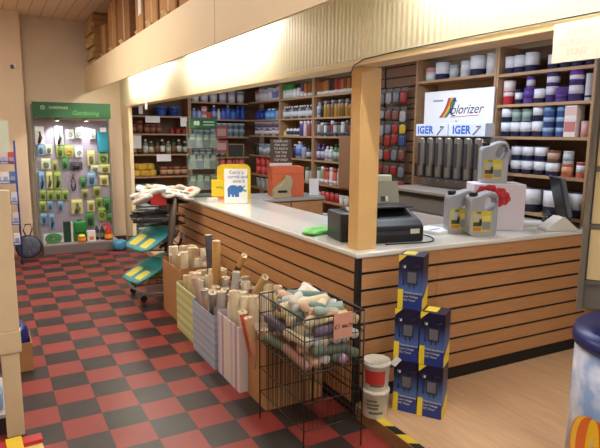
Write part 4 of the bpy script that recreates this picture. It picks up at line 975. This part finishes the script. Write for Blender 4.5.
soft('turquoise and yellow pack sliding off the low trolley tier', 'pack', 'roller_pack', TQ, (1.30, 5.46, .345), (R(6), R(-20), R(25)), .22, .15, .020, 3, SR_)
soft('second turquoise pack on the low trolley tier, nearer the upright', 'pack', 'roller_pack', (56, 160, 160), (1.46, 5.66, .37), (R(2), R(-16), R(15)), .18, .15, .022, 4, SR_[1:])
for i in range(8):
    o = B(mat('ball_yellow', (222, 214, 70), .6)).blob(0, 0, .03, .036, .032, .03, .9, seed=i).build('yellow_roller', loc=(1.28+.055*(i % 4), 5.44+.07*(i//4)+.03*(i % 4), .215)); tag(o, 'small yellow roller head in the bottom trolley basket', 'roller head', 'yellow roller heads in the bottom basket')
for i in range(7):
    p = thing('paint_brush', 'black handled tool lying in the second trolley tier', 'tool', (1.36+.05*i, 5.46+.04*(i % 3), .60+.018*(i % 3)), 0, 'black tools on the trolley', rot=(R(80-9*i), R(20), R(-60+25*i)))
    B(BLACK).tube([(0, 0, -.10), (0, 0, .03)], [.016, .012], 8).build('handle', p); B(C((120, 120, 126))).box(-.03, .03, -.01, .01, .03, .09).build('head', p)
for i in range(7):
    p = thing('paint_tray', 'flat dark paint tray lying in the third trolley tier', 'tray', (1.36+.03*(i % 3), 5.50+.03*i-.05, .82+.014*i), 0, 'dark trays stacked in the trolley', rot=(R(3*(i % 3)), R(-5+2*i), R(-50+17*i)))
    B(C([(40, 40, 44), (84, 84, 86), (190, 190, 186), (54, 60, 64)][i % 4])).box(-.17, .17, -.05, .05, 0, .008).box(-.17, .17, -.05, -.044, .008, .025).box(-.17, .17, .044, .05, .008, .025).build('tray', p)
rg = random.Random(5)
GLV = 0
for i in range(18):
    x = 1.30+.095*(i % 6)+rg.uniform(-.02, .02); yv = 5.44+.15*(i//6)+rg.uniform(-.03, .03)
    soft('white glove pack with orange mark heaped on the trolley top', 'pack', 'glove_pack', [(236, 232, 222), (226, 226, 220), (214, 206, 186)][i % 3], (x, yv, 1.045+.016*(i % 3)+.03*(i % 2)+.035*math.sin(PI*(i % 6)/5)), (R(rg.uniform(-18, 18)), R(rg.uniform(-28, 28)), R(rg.uniform(0, 180))), .115, .066, .020, 20+i, [(-.3, .3, -.3, .4, [(226, 150, 90), (206, 200, 120), (190, 80, 60)][i % 3]), (-.8, -.5, -.5, .5, (90, 100, 90))], 'white packs heaped on the trolley')
o = B(mat('price_red', (196, 44, 40), .5)).box(-.075, .075, 0, .004, -.06, .06).build('price_card', loc=(1.425, 5.37, 1.055)); o.rotation_euler = (0, 0, R(-8)); tag(o, 'red price card hung on the front of the trolley top', 'sign'); o.name = 'price_card'

# ------------------------------------------------------------------ cartons of wallpaper rolls
STR1 = stripes_mat('carton_green', [(196, 206, 136), (214, 220, 164), (190, 200, 130), (222, 224, 180)], 7, 'Z', .6)
STR2 = stripes_mat('carton_blue', [(168, 182, 204), (180, 192, 212), (160, 176, 200), (186, 196, 214)], 9, 'Z', .6)
STR3 = stripes_mat('carton_stripe', [(226, 216, 214), (232, 222, 216), (176, 160, 196), (226, 216, 212), (206, 194, 206), (230, 222, 214)], 4.2, 'Y', .6)
CARD2 = mat('cardboard_warm', (178, 130, 84), .85, noise=.06, nscale=10)
def open_box(label, y0, y1, x0, h, m, flap=None, side=None, x1=1.80):
    t = thing('roll_carton', label, 'carton', ((x0+x1)/2, (y0+y1)/2, 0))
    W, D = (x1-x0)/2, (y1-y0)/2
    b = B(m); T = .006
    b.box(-W, -W+T, -D, D, 0, h).build('wall', t); B(m).box(W-T, W, -D, D, 0, h+.03).build('wall', t)
    B(side or m).box(-W+T, W-T, -D, -D+T, 0, h+.01).build('end_wall', t); B(side or m).box(-W+T, W-T, D-T, D, 0, h+.01).build('end_wall', t)
    B(CARD).box(-W+T, W-T, -D+T, D-T, 0, .006).build('bottom', t)
    return t
open_box('brown carton of pale rolls farthest along the counter front', 4.66, 5.22, 1.405, .50, CARD2)
open_box('green striped carton of rolls next to the brown carton', 4.13, 4.63, 1.36, .41, STR1)
open_box('blue grey carton of rolls in the middle of the counter front', 3.62, 4.10, 1.33, .40, STR2)
open_box('white carton with purple stripes full of cream rolls', 3.20, 3.59, 1.345, .45, STR3)
open_box('plain brown carton beside the wire basket', 2.905, 3.17, 1.395, .415, CARD2, side=stripes_mat('carton_ribbed', [(186, 140, 90), (150, 108, 66)], 34, 'X', .85))
for (yy, z, s_) in ((3.86, .24, 'OUTLET'), (4.94, .22, 'FRAGILE')):
    pass
ROLLP = {}
PAPER_END = mat('roll_core', (214, 200, 170), .8)
def roll_proto(rgb, L, r, tilt_tag):
    k = (rgb, L, r)
    if k not in ROLLP:
        t = bpy.data.objects.new('wallpaper_roll', None)
        a = B(mat('paper_%d_%d_%d' % rgb, rgb, .55, noise=.07, nscale=30)).lathe([(r, 0), (r, L)], 16, caps=False).lathe([(r, 0), (.0001, 0)], 16, caps=False).build('paper', t)
        b = B(PAPER_END).lathe([(r, L), (r*.82, L-.0005), (r*.8, L-.003), (r*.36, L-.003)], 16, caps=False)
        b.lathe([(r*.36, L-.003), (r*.36, L-.03)], 12, caps=False).use(mat('roll_hole', (150, 130, 106), .9)).lathe([(r*.36, L-.03), (.0001, L-.03)], 12, caps=False)
        b = b.build('spiral_end', t)
        for o in (a, b): COL.objects.unlink(o)
        ROLLP[k] = (t, [a, b])
    return ROLLP[k]
def put_roll(rgb, L, r, loc, rot, label, group):
    t, lst = roll_proto(rgb, L, r, 0)
    c_ = t.copy(); COL.objects.link(c_); c_.location = loc; c_.rotation_euler = rot
    for o in lst: d = o.copy(); COL.objects.link(d); d.parent = c_
    return tag(c_, label, 'wallpaper roll', group)
CN = {(240, 228, 196): 'cream', (244, 238, 222): 'ivory', (214, 190, 150): 'buff', (206, 170, 140): 'peach', (170, 170, 176): 'grey', (190, 184, 176): 'silver grey', (232, 204, 166): 'tan', (228, 220, 178): 'pale yellow', (150, 130, 120): 'brown grey', (60, 84, 90): 'dark teal'}
def fill(y0, y1, x0, x1, n_x, n_y, L0, L1, cols, where, group, lean=.075, seed=0, r=.034):
    rn = random.Random(seed)
    for i in range(n_x):
        for j in range(n_y):
            x = x0+(x1-x0)*(i+.5)/n_x; y = y0+(y1-y0)*(j+.5)/n_y
            rgb = rn.choice(cols)
            L = rn.choice([L0, L0+.03, (L0+L1)/2, L1, L1+.03]); up = rn.uniform(0, .05)
            tx, ty = rn.uniform(-lean, lean), rn.uniform(-lean, lean)
            # pivot at the carton mouth so that the feet stay inside
            zm = L0*.8; px, py_ = x-ty*zm*.35, y+tx*zm*.35
            put_roll(rgb, L, r*rn.choice([.92, 1, 1.08]), (px, py_, .012+up), (tx, ty, 0), f'{CN[rgb]} wallpaper roll standing in the {where}', f'{CN[rgb]} rolls in the {where}')
cr, iv, bu, pe, gr, sg, tn, py, bg, dt = list(CN)
fill(4.69, 5.19, 1.44, 1.77, 4, 6, .50, .57, [iv, cr, iv, (214, 190, 150), pe], 'brown carton farthest along the counter', 'a', seed=1)
fill(4.16, 4.60, 1.40, 1.77, 4, 6, .42, .50, [cr, py, iv, cr, tn], 'green striped carton', 'a', seed=2)
fill(3.65, 4.07, 1.37, 1.77, 5, 6, .40, .49, [gr, sg, bg, iv, gr, pe], 'blue grey carton', 'a', seed=3)
fill(3.23, 3.56, 1.38, 1.77, 5, 5, .47, .57, [cr, cr, iv, py, bu], 'purple striped carton', 'a', seed=4, r=.034)
fill(2.93, 3.15, 1.43, 1.77, 4, 3, .36, .42, [pe, iv, (60, 84, 90), cr], 'plain brown carton', 'a', seed=5)
# individual tall / slanting rolls
put_roll((88, 92, 104), .70, .030, (1.60, 4.36, .15), (R(-3), R(-2), 0), 'tall slate grey roll standing above the green striped carton', None)
put_roll((216, 172, 106), .70, .034, (1.56, 4.19, .14), (R(2), R(0), 0), 'tall golden tan roll standing beside the slate grey roll', None)
p = put_roll((216, 168, 104), .52, .024, (1.56, 4.02, .40), (R(38), R(6), 0), 'slanting tan tube with a dark label leaning to the right', None)
B(C((60, 50, 66))).lathe([(.0245, .24), (.0245, .40)], 14, caps=False).build('dark_label', p)
put_roll((214, 180, 132), .36, .026, (1.60, 3.62, .45), (R(42), R(4), 0), 'slanting buff roll leaning over the purple striped carton', None)
put_roll((196, 196, 200), .42, .028, (1.50, 3.72, .28), (R(6), R(4), 0), 'pale grey roll standing tall at the edge of blue grey carton', None)
put_roll((176, 168, 164), .34, .034, (1.42, 3.86, .26), (R(26), R(-12), 0), 'thick taupe grey roll leaning at the front of blue grey carton', None)
put_roll((206, 176, 158), .34, .03, (1.40, 3.98, .26), (R(-14), R(-10), 0), 'pinkish buff roll leaning at front of the blue grey carton', None)
for k, (x, y, cc, nm) in enumerate(((1.44, 3.13, (222, 110, 84), 'red orange'), (1.43, 3.06, (230, 190, 150), 'peach'))):
    put_roll(cc, .40, .028, (x, y, .16), (R(-8+4*k), R(-10), 0), f'{nm} roll with a white end in the plain brown carton', None)

# ------------------------------------------------------------------ wire basket
bx0, bx1, by0, by1 = 1.325, 1.69, 2.31, 2.84
zt, zb = .775, .485
t = thing('wire_basket', 'tall wire dump basket of wallpaper border rolls on four legs', 'basket', ((bx0+bx1)/2, (by0+by1)/2, 0))
W, D = (bx1-bx0)/2, (by1-by0)/2
BW = mat('basket_wire', (70, 70, 66), .35, metal=.75)
def ring(z, r=.004): return B(BW).tube([(-W, -D, z), (W, -D, z), (W, D, z), (-W, D, z)], r, 6, closed=True)
ring(zt, .005).build('rim', t)
for z in (.66, .325, .175): ring(z, .0032).build('hoop', t)
m = ring(zb, .004)
for i in range(1, 10): m.tube([(-W+2*W*i/10, -D, zb), (-W+2*W*i/10, D, zb)], .002, 4)
for i in range(1, 12): m.tube([(-W, -D+2*D*i/12, zb), (W, -D+2*D*i/12, zb)], .002, 4)
m.build('basket_floor', t)
for s_ in (-1, 1):
    m = B(BW)
    for i in range(1, 13): m.tube([(-W+2*W*i/13, s_*D, .175), (-W+2*W*i/13, s_*D, zt)], .0019, 4)
    m.build('wire_side', t)
    m = B(BW)
    for i in range(1, 18): m.tube([(s_*W, -D+2*D*i/18, .175), (s_*W, -D+2*D*i/18, zt)], .0019, 4)
    m.build('wire_side', t)
    for q in (-1, 1): B(BW).tube([(s_*W, q*D, 0), (s_*W, q*D, zt)], .0045, 6).build('leg', t)
BC = [((226, 212, 180), 'cream'), ((206, 170, 138), 'peach'), ((158, 176, 164), 'sage green'), ((200, 210, 214), 'pale blue'), ((104, 136, 134), 'teal'), ((190, 160, 190), 'lilac'), ((226, 214, 160), 'pale yellow'), ((176, 130, 110), 'russet'), ((222, 220, 208), 'white'), ((118, 106, 130), 'purple'), ((110, 120, 100), 'olive')]
rn = random.Random(11)
def brol(p, d, L, r, cc):
    q = Vector((0, 0, 1)).rotation_difference(Vector(d).normalized()).to_euler()
    rgb, nm = cc
    u_ = Vector(d).normalized(); p = Vector(p)
    ex, ey = abs(u_.x)*L/2+r*.9+.006, abs(u_.y)*L/2+r*.9+.006
    p.x = min(max(p.x, bx0+ex), bx1-ex) if 2*ex < bx1-bx0 else (bx0+bx1)/2
    p.y = min(max(p.y, by0+ey), by1-ey)
    P = p-u_*L/2
    put_roll(rgb, L, r, P, q, f'short {nm} border roll in the wire basket', f'{nm} rolls heaped in the basket')
cx, cy = (bx0+bx1)/2, (by0+by1)/2
layer = 0; z = zb+.034
while z < .70:
    along = layer % 2
    if along == 0:      # rolls along Y, two end to end
        for i in range(6):
            for j in range(2):
                a = rn.uniform(-.10, .10)
                brol((bx0+.035+.0585*i, cy+(-.125 if j == 0 else .125)+rn.uniform(-.008, .008), z), (a, 1, rn.uniform(-.12, .12)), rn.choice([.22, .24]), .026, rn.choice(BC))
    else:
        for j in range(8):
            a = rn.uniform(-.12, .12)
            brol((cx+rn.uniform(-.03, .03), by0+.045+.063*j, z), (1, a, rn.uniform(-.12, .12)), rn.choice([.22, .26]), .027, rn.choice(BC))
    z += .056; layer += 1
for i in range(26):
    a = rn.uniform(0, PI); u = (i % 5)/4; v_ = (i//5 % 3)/2; up = i//13
    tl = rn.uniform(-.3, .3)
    brol((bx0+.085+.20*v_+rn.uniform(-.03, .03), by0+.075+.38*u+rn.uniform(-.03, .03), .725+.045*up+rn.uniform(0, .03)-.03*abs(u-.5)), (math.cos(a), math.sin(a), tl), rn.choice([.24, .26, .28, .30]), rn.choice([.023, .026]), BC[[0, 8, 0, 1, 6, 2, 3, 2, 4, 7][rn.randrange(10)]])
t = thing('price_sign', 'pinkish handwritten price card on the front of the wire basket', 'sign', (1.548, by0-.008, .715), R(4))
B(mat('card_pink', (206, 150, 128), .7)).box(-.06, .06, -.004, 0, -.068, .068).build('card', t)
text('lettering', '£1 each', .036, mat('ink_maroon', (90, 40, 40), .7), t, face_front(0, -.0045, .0), bold=.0005)

# ------------------------------------------------------------------ tubs and timer boxes
def paint_tub(label, z, red):
    t = thing('plastic_tub', label, 'tub', (1.872, 2.43, z)); t.scale = (1.17, 1.17, .97)
    TU = mat('tub_white', (222, 218, 204), .4)
    B(TU).lathe([(.058, 0), (.060, .004), (.067, .150), (.070, .152), (.070, .168), (.066, .170)], 28).build('body', t)
    if red:
        B(TU).lathe([(.067, .1701), (.067, .176), (.062, .176), (.062, .171), (.0001, .171)], 28).build('lid', t)
        B(mat('tub_red', (186, 52, 46), .5)).lathe([(.0630, .045), (.0668, .130)], 20, a0=R(180), a1=R(275), caps=False).build('red_label', t)
    m = B(mat('tub_print', (110, 110, 80), .5))
    for k, (z0, w0, w1) in enumerate(((.115, 195, 240), (.092, 192, 250), (.070, 195, 246), (.040, 205, 270))):
        if red and k < 3: continue
        r0 = .0605+.0465*z0+.0005
        m.lathe([(r0, z0-.008), (r0+.0006, z0+.006)], 10, a0=R(w0), a1=R(w1), caps=False)
    m.build('printed_lines', t)
    return t
paint_tub('white plastic tub at the bottom of the pair by the step', zp+.0005, False)
paint_tub('white plastic tub with red label on top of the other tub', zp+.166, True)
BXF = mat('box_navy', (28, 34, 92), .35); BXL = mat('box_blue', (52, 92, 180), .35); BXY = mat('box_yellow', (238, 214, 60), .4)
def grad_navy():
    m = bpy.data.materials.new('box_print_blue'); m.use_nodes = True; nt = m.node_tree; b = nt.nodes['Principled BSDF']
    tc = nt.nodes.new('ShaderNodeTexCoord'); sp = nt.nodes.new('ShaderNodeSeparateXYZ'); rp = nt.nodes.new('ShaderNodeValToRGB'); mu = nt.nodes.new('ShaderNodeMath'); mu.operation = 'MULTIPLY'; mu.inputs[1].default_value = 1/.312
    e = rp.color_ramp.elements; e[0].position = .0; e[0].color = (*srgb((32, 56, 134)), 1); e[1].position = .75; e[1].color = (*srgb((18, 20, 54)), 1)
    q = e.new(.27); q.color = (*srgb((32, 56, 134)), 1); q = e.new(.36); q.color = (*srgb((74, 106, 172)), 1); q = e.new(.30); q.color = (*srgb((60, 92, 164)), 1)
    nt.links.new(tc.outputs['Object'], sp.inputs[0]); nt.links.new(sp.outputs['Z'], mu.inputs[0]); nt.links.new(mu.outputs[0], rp.inputs[0]); nt.links.new(rp.outputs[0], b.inputs['Base Color']); b.inputs['Roughness'].default_value = .35
    return m
BXG = grad_navy()
def timer_box(label, loc, rz):
    t = thing('product_box', label, 'box', loc, rz, 'blue boxed power units')
    w_, d_, h_ = .070, .066, .312
    B(BXG).box(-w_, w_, -d_, d_, 0, h_).build('carton', t, bevel=.0015)
    e = .0012
    B(BXY).box(-w_, -w_*.56, -d_-e, -d_, .0, h_*.36).build('yellow_stripe', t)
    m = B(BXY); m.add([(-w_, -d_-e, h_), (-w_*.35, -d_-e, h_), (-w_, -d_-e, h_*.86)], [(0, 2, 1)]); m.build('yellow_corner', t)
    m = B(BXY); m.add([(w_+e, -d_, 0), (w_+e, d_, 0), (w_+e, d_, h_*.42), (w_+e, -d_, h_*.18)], [(0, 1, 2, 3)]); m.build('yellow_side', t)
    B(BXY).box(-w_*.8, w_*.2, -d_*.6, d_*.8, h_, h_+e).build('yellow_top', t)
    g = B(mat('unit_black', (44, 46, 54), .4)).box(-.022, .040, -d_-.004, -d_, h_*.47, h_*.72).build('printed_unit', t)
    B(mat('unit_grey', (100, 104, 112), .4)).box(-.016, .034, -d_-.0048, -d_-.004, h_*.50, h_*.70).build('unit_face', g)
    for x in (-.006, .020): B(mat('unit_black', (44, 46, 54), .4)).box(x, x+.006, -d_-.003, -d_, h_*.40, h_*.47).build('unit_pin', g)
    B(mat('unit_black', (44, 46, 54), .4)).tube([(-.038, -d_-.002, h_*.45), (-.042, -d_-.002, h_*.8), (-.028, -d_-.002, h_*.83)], .004, 6).tube([(.02, -d_-.002, h_*.72), (.03, -d_-.002, h_*.8), (.05, -d_-.002, h_*.83)], .003, 6).build('printed_lead', t)
    B(WHITE).box(-.046, -.028, -d_-.003, -d_, h_*.76, h_*.81).build('plug', t)
    TX = mat('box_text', (226, 226, 190), .5)
    for i, s_ in enumerate(('Multi-functional', 'Low Voltage', 'DC Timer')):
        text('lettering', s_, .0165, TX, t, face_front(-.036, -d_-.001, h_*.31-.022*i), align='LEFT')
    return t
TRZ = R(-56)
dx, dy = math.sin(R(56))*0+math.cos(TRZ), math.sin(TRZ)   # box width direction
def bxp(k, fwd, z): # k along the front line
    return (2.093+dx*k, 2.406+dy*k, z)
H = .3137
timer_box('blue power unit box bottom left in the stack beside the tubs', bxp(0, 0, zp+.0005), TRZ)
timer_box('blue power unit box bottom right in the stack', bxp(.147, 0, zp+.0005), TRZ)
timer_box('blue power unit box middle left in the stack', bxp(-.008, 0, zp+.0005+H), TRZ+R(3))
timer_box('blue power unit box middle right in the stack', bxp(.145, 0, zp+.0005+H), TRZ-R(1))
timer_box('blue power unit box alone at the top of the stack', bxp(.005, 0, zp+.0005+2*H), TRZ+R(1))
o = B(WC).box(-.018, .018, -.001, .001, -.03, .03).build('hang_tag', loc=(1.966, 2.372, zp+.325)); o.rotation_euler = (R(10), R(35), R(-35)); tag(o, 'small white tag sticking out between the tub and the boxes', 'tag')

# paper notice taped to the header
t = thing('paper_notice', 'white paper notice hanging from the header above the purple tins', 'notice', (XC-.008, 1.392, 2.092), RW)
B(mat('notice_white', (250, 250, 246), .6)).box(0, .30, -.0012, 0, -.137, 0).build('sheet', t)
INK = mat('notice_ink', (234, 232, 226), .7)
for i, s_ in enumerate(('PLEASE', 'CONSULT', 'STAFF')): text('lettering', s_, .032, INK, t, face_front(.10, -.0016, -.035-.035*i))
cb = B(mat('cord_black', (40, 36, 32), .6)).tube([(XC-.006, 2.70, 2.03), (XC-.007, 2.67, 2.075), (XC-.008, 2.58, 2.098), (XC-.008, 2.3, 2.106), (XC-.008, 1.8, 2.108), (XC-.008, .9, 2.106)], .0028, 6).build('cable'); tag(cb, 'thin black cable running along the header beam', 'cable')
cb = B(WHITE).box(-.002, .002, -.06, .06, -.10, .05).build('hanging_ticket', loc=(XC-.008, 7.35, 2.09)); tag(cb, 'white ticket hanging from the header near the cream end post', 'ticket')

# ------------------------------------------------------------------ stored cardboard above the pelmet
zs = 2.6105
TOPS = mat('torn_edge', (206, 180, 130), .9, noise=.3, nscale=50)
for i in range(8):
    z = zs+.082*i
    t = thing('flat_carton', f'flattened carton, {ORD[i]} from the bottom of the pile at the far wall', 'carton', (1.60+random.uniform(-.02, .02), 8.45, z), random.uniform(-.04, .04), 'flattened cartons piled at the far end')
    B(CARD).box(-.25, .25, -.28, .28, .001, .078).build('board', t)
    B(TOPS).box(-.252, -.25, -.27, .27, .005, .074).build('torn_edge', t)
def carton_st(label, x, y, w_, d_, h_, rz=0., flap=True, m=CARD):
    t = thing('stored_carton', label, 'carton', (x, y, zs), rz)
    B(m).box(-w_/2, w_/2, -d_/2, d_/2, 0, h_).build('carton', t)
    f_ = B(CARDD).box(-w_/2-.004, -w_/2-.001, -d_/2, -d_/2*.78, 0, h_).build('corner_edge', t)
    if flap:
        f_ = B(TOPS).box(-.003, 0, -d_*.18, d_*.10, -.0, .07).build('flap', t, loc=(-w_/2-.003, d_*.1, .02)); f_.rotation_euler = (0, R(-30), 0)
    B(mat('tape_tan', (200, 160, 110), .4)).box(-w_/2-.001, -w_/2, -.025, .025, .01, h_-.01).build('tape', t)
    return t
carton_st('brown carton sheet leaning next to the flattened pile', 1.56, 7.75, .30, .26, .44, .1)
carton_st('tall brown carton second from the flattened pile', 1.60, 7.10, .40, .50, .60)
carton_st('tall ribbed brown carton third from the flattened pile', 1.60, 6.45, .42, .52, .64, .03, True, CARDD)
carton_st('open brown carton with white label fourth from the pile', 1.62, 5.80, .42, .42, .50, -.05)
B(WC).box(-.22, -.212, -.12, .02, .22, .42).build('white_label', [o for o in bpy.data.objects if o.get('label') == 'open brown carton with white label fourth from the pile'][0])
carton_st('brown carton with torn flap fifth from the pile', 1.60, 5.25, .44, .40, .62, .04)
carton_st('tall brown carton sixth from the pile', 1.60, 4.72, .44, .50, .64, 0)
carton_st('brown carton seventh from the pile near the photo top', 1.60, 4.15, .44, .50, .62, .02, False)
carton_st('brown carton eighth from the pile at the photo top', 1.60, 3.55, .44, .52, .60, 0)

# ------------------------------------------------------------------ left foreground gondola
t = thing('gondola_end', 'cream wooden shelf end with a crosspiece at the left edge', 'shelf end', (0, 3.30, 0))
GC = mat('gondola_cream', (226, 204, 164), .5, noise=.03, nscale=4)
B(GC).box(-.012, .078, 0, .05, 0, .49).build('leg', t, bevel=.004)
B(GC).box(-.60, -.52, 0, .05, 0, .49).build('leg', t, bevel=.004)
B(GC).box(-.60, .092, -.012, .05, .492, .615).build('crosspiece', t, bevel=.004)
B(GC).box(-.60, .088, 0, .05, .617, 1.385).build('end_panel', t, bevel=.004)
B(C((200, 196, 200))).box(-.60, .05, .0505, .60, .10, .12).build('shelf', t)
for i, (rgb, nm) in enumerate((((150, 176, 206), 'pale blue'), ((190, 190, 200), 'grey'), ((110, 140, 180), 'blue'))):
    o = B(C(rgb)).blob(0, 0, .06, .07, .08, .06, .4).build('folded_pack', loc=(-.02-.15*i if i else -.085, 3.46, .1205)); tag(o, f'{nm} folded pack on the low shelf behind the cream shelf end', 'pack')
t = thing('floor_carton', 'low open brown carton on the floor behind the cream shelf end', 'carton', (.085, 4.37, 0))
b = B(CARD2).box(-.10, .10, -.14, -.134, 0, .21).box(-.10, .10, .134, .14, 0, .21).box(-.10, -.094, -.134, .134, 0, .21).box(.094, .10, -.134, .134, 0, .21).box(-.094, .094, -.134, .134, 0, .006); b.build('carton', t)
o = B(mat('bag_navy', (28, 38, 110), .3, noise=.2, nscale=16)).blob(0, 0, .13, .085, .12, .13, .6, wob=.06, seed=8).build('navy_bag', loc=(.085, 4.37, .007)); o.location.z = .03; tag(o, 'shiny navy blue bag standing in the low floor carton', 'bag'); o.scale = (1, 1, 1.15)
t = thing('wooden_batten', 'pale wooden batten leaning behind the navy bag', 'batten', (.10, 4.75, 0), rot=(R(-3), R(-7), 0))
B(C((206, 170, 130))).box(-.02, .02, -.01, .01, 0, .55).build('batten', t)
t = thing('toy_box', 'red and yellow striped box corner at the bottom left', 'box', (.005, 2.62, 0), R(3))
B(mat('box_cream', (236, 214, 140), .5)).box(-.40, .125, -.40, .06, 0, .285).build('carton', t, bevel=.003)
m = B(mat('box_red', (190, 40, 52), .45)); m.box(-.40, .127, .0, .062, .2855, .305); m.build('red_edge', t)
m = B(mat('box_bright_yellow', (240, 206, 50), .45)); m.box(-.02, .045, -.402, .066, .2, .312); m.build('yellow_band', t)

# ------------------------------------------------------------------ right foreground card stand
t = thing('card_stand', 'grey leaflet rack on a round blue base with balloon picture', 'display stand', (2.62, 1.48, zp), R(-52))
NB = mat('stand_blue', (30, 42, 110), .35)
sky = bpy.data.materials.new('sky_print'); sky.use_nodes = True; nt = sky.node_tree; b_ = nt.nodes['Principled BSDF']
nz = nt.nodes.new('ShaderNodeTexNoise'); nz.inputs['Scale'].default_value = 7; nz.inputs['Detail'].default_value = 6; rp = nt.nodes.new('ShaderNodeValToRGB'); tc = nt.nodes.new('ShaderNodeTexCoord')
rp.color_ramp.elements[0].position = .38; rp.color_ramp.elements[0].color = (*srgb((130, 160, 210)), 1); rp.color_ramp.elements[1].position = .62; rp.color_ramp.elements[1].color = (*srgb((226, 226, 234)), 1)
nt.links.new(tc.outputs['Object'], nz.inputs['Vector']); nt.links.new(nz.outputs['Fac'], rp.inputs[0]); nt.links.new(rp.outputs[0], b_.inputs['Base Color']); b_.inputs['Roughness'].default_value = .3
RB = .31
B(sky).lathe([(RB, .02), (RB, .72)], 40).build('drum', t)
B(NB).lathe([(RB+.012, 0), (RB+.012, .03)], 40).build('bottom_rim', t)
B(NB).lathe([(RB+.012, .715), (RB+.014, .74), (RB+.005, .775), (.0001, .78)], 40).build('top_rim', t)
STAND = t
def drum_pt(a, z, e=.0015): return ((RB+e)*math.cos(a), (RB+e)*math.sin(a), z)
t.location = (2.455, 1.245, zp); t.rotation_euler = (0, 0, 0)
# printed balloon wrapped on the drum
for k in range(7):
    rgb = ((226, 110, 40), (244, 200, 50))[k % 2]
    m = B(mat('balloon_%d' % (k % 2), rgb, .35)); N = 16
    vs = []; fs = []
    for j in range(N+1):
        th = -PI/2+PI*j/N
        for s_ in (0, 1):
            lon = -PI/2+PI*(k+s_)/7
            u = .155*math.cos(th)*math.sin(lon); zz = .27+.165*math.sin(th)+.02*math.cos(th)*math.cos(lon)
            vs.append(drum_pt(R(171)-u/RB, zz))
    for j in range(N): fs.append((2*j, 2*j+1, 2*j+3, 2*j+2))
    m.add(vs, fs, True); m.build('printed_balloon', t)
RKG = mat('rack_grey', (128, 124, 112), .45, metal=.2)
rk = B(RKG); W_ = .56
rk.box(0, W_, .0, .10, 0, 1.15)
rk = rk.build('rack', t, loc=(-.178, .262, .845), bevel=.006); rk.rotation_euler = (0, 0, R(-55.5))
B(RKG).box(W_/2-.05, W_/2+.05, .02, .08, -.07, 0).build('neck', rk)
B(RKG).box(0, .022, -.03, .0, 0, 1.15).build('edge_strip', rk)
CRM = mat('leaflet_cream', (232, 212, 160), .6)
for j in range(4):
    z0 = .14+.25*j
    B(CRM).box(.03, W_-.03, -.012, -.002, z0, z0+.225).build('leaflet_row', rk)
    B(mat('rack_bar', (110, 106, 92), .45)).box(.022, W_, -.022, -.001, z0-.02, z0-.003).build('rack_bar', rk)
for o in list(bpy.data.objects):
    if not o.users_collection: bpy.data.objects.remove(o)
bpy.context.view_layer.update()
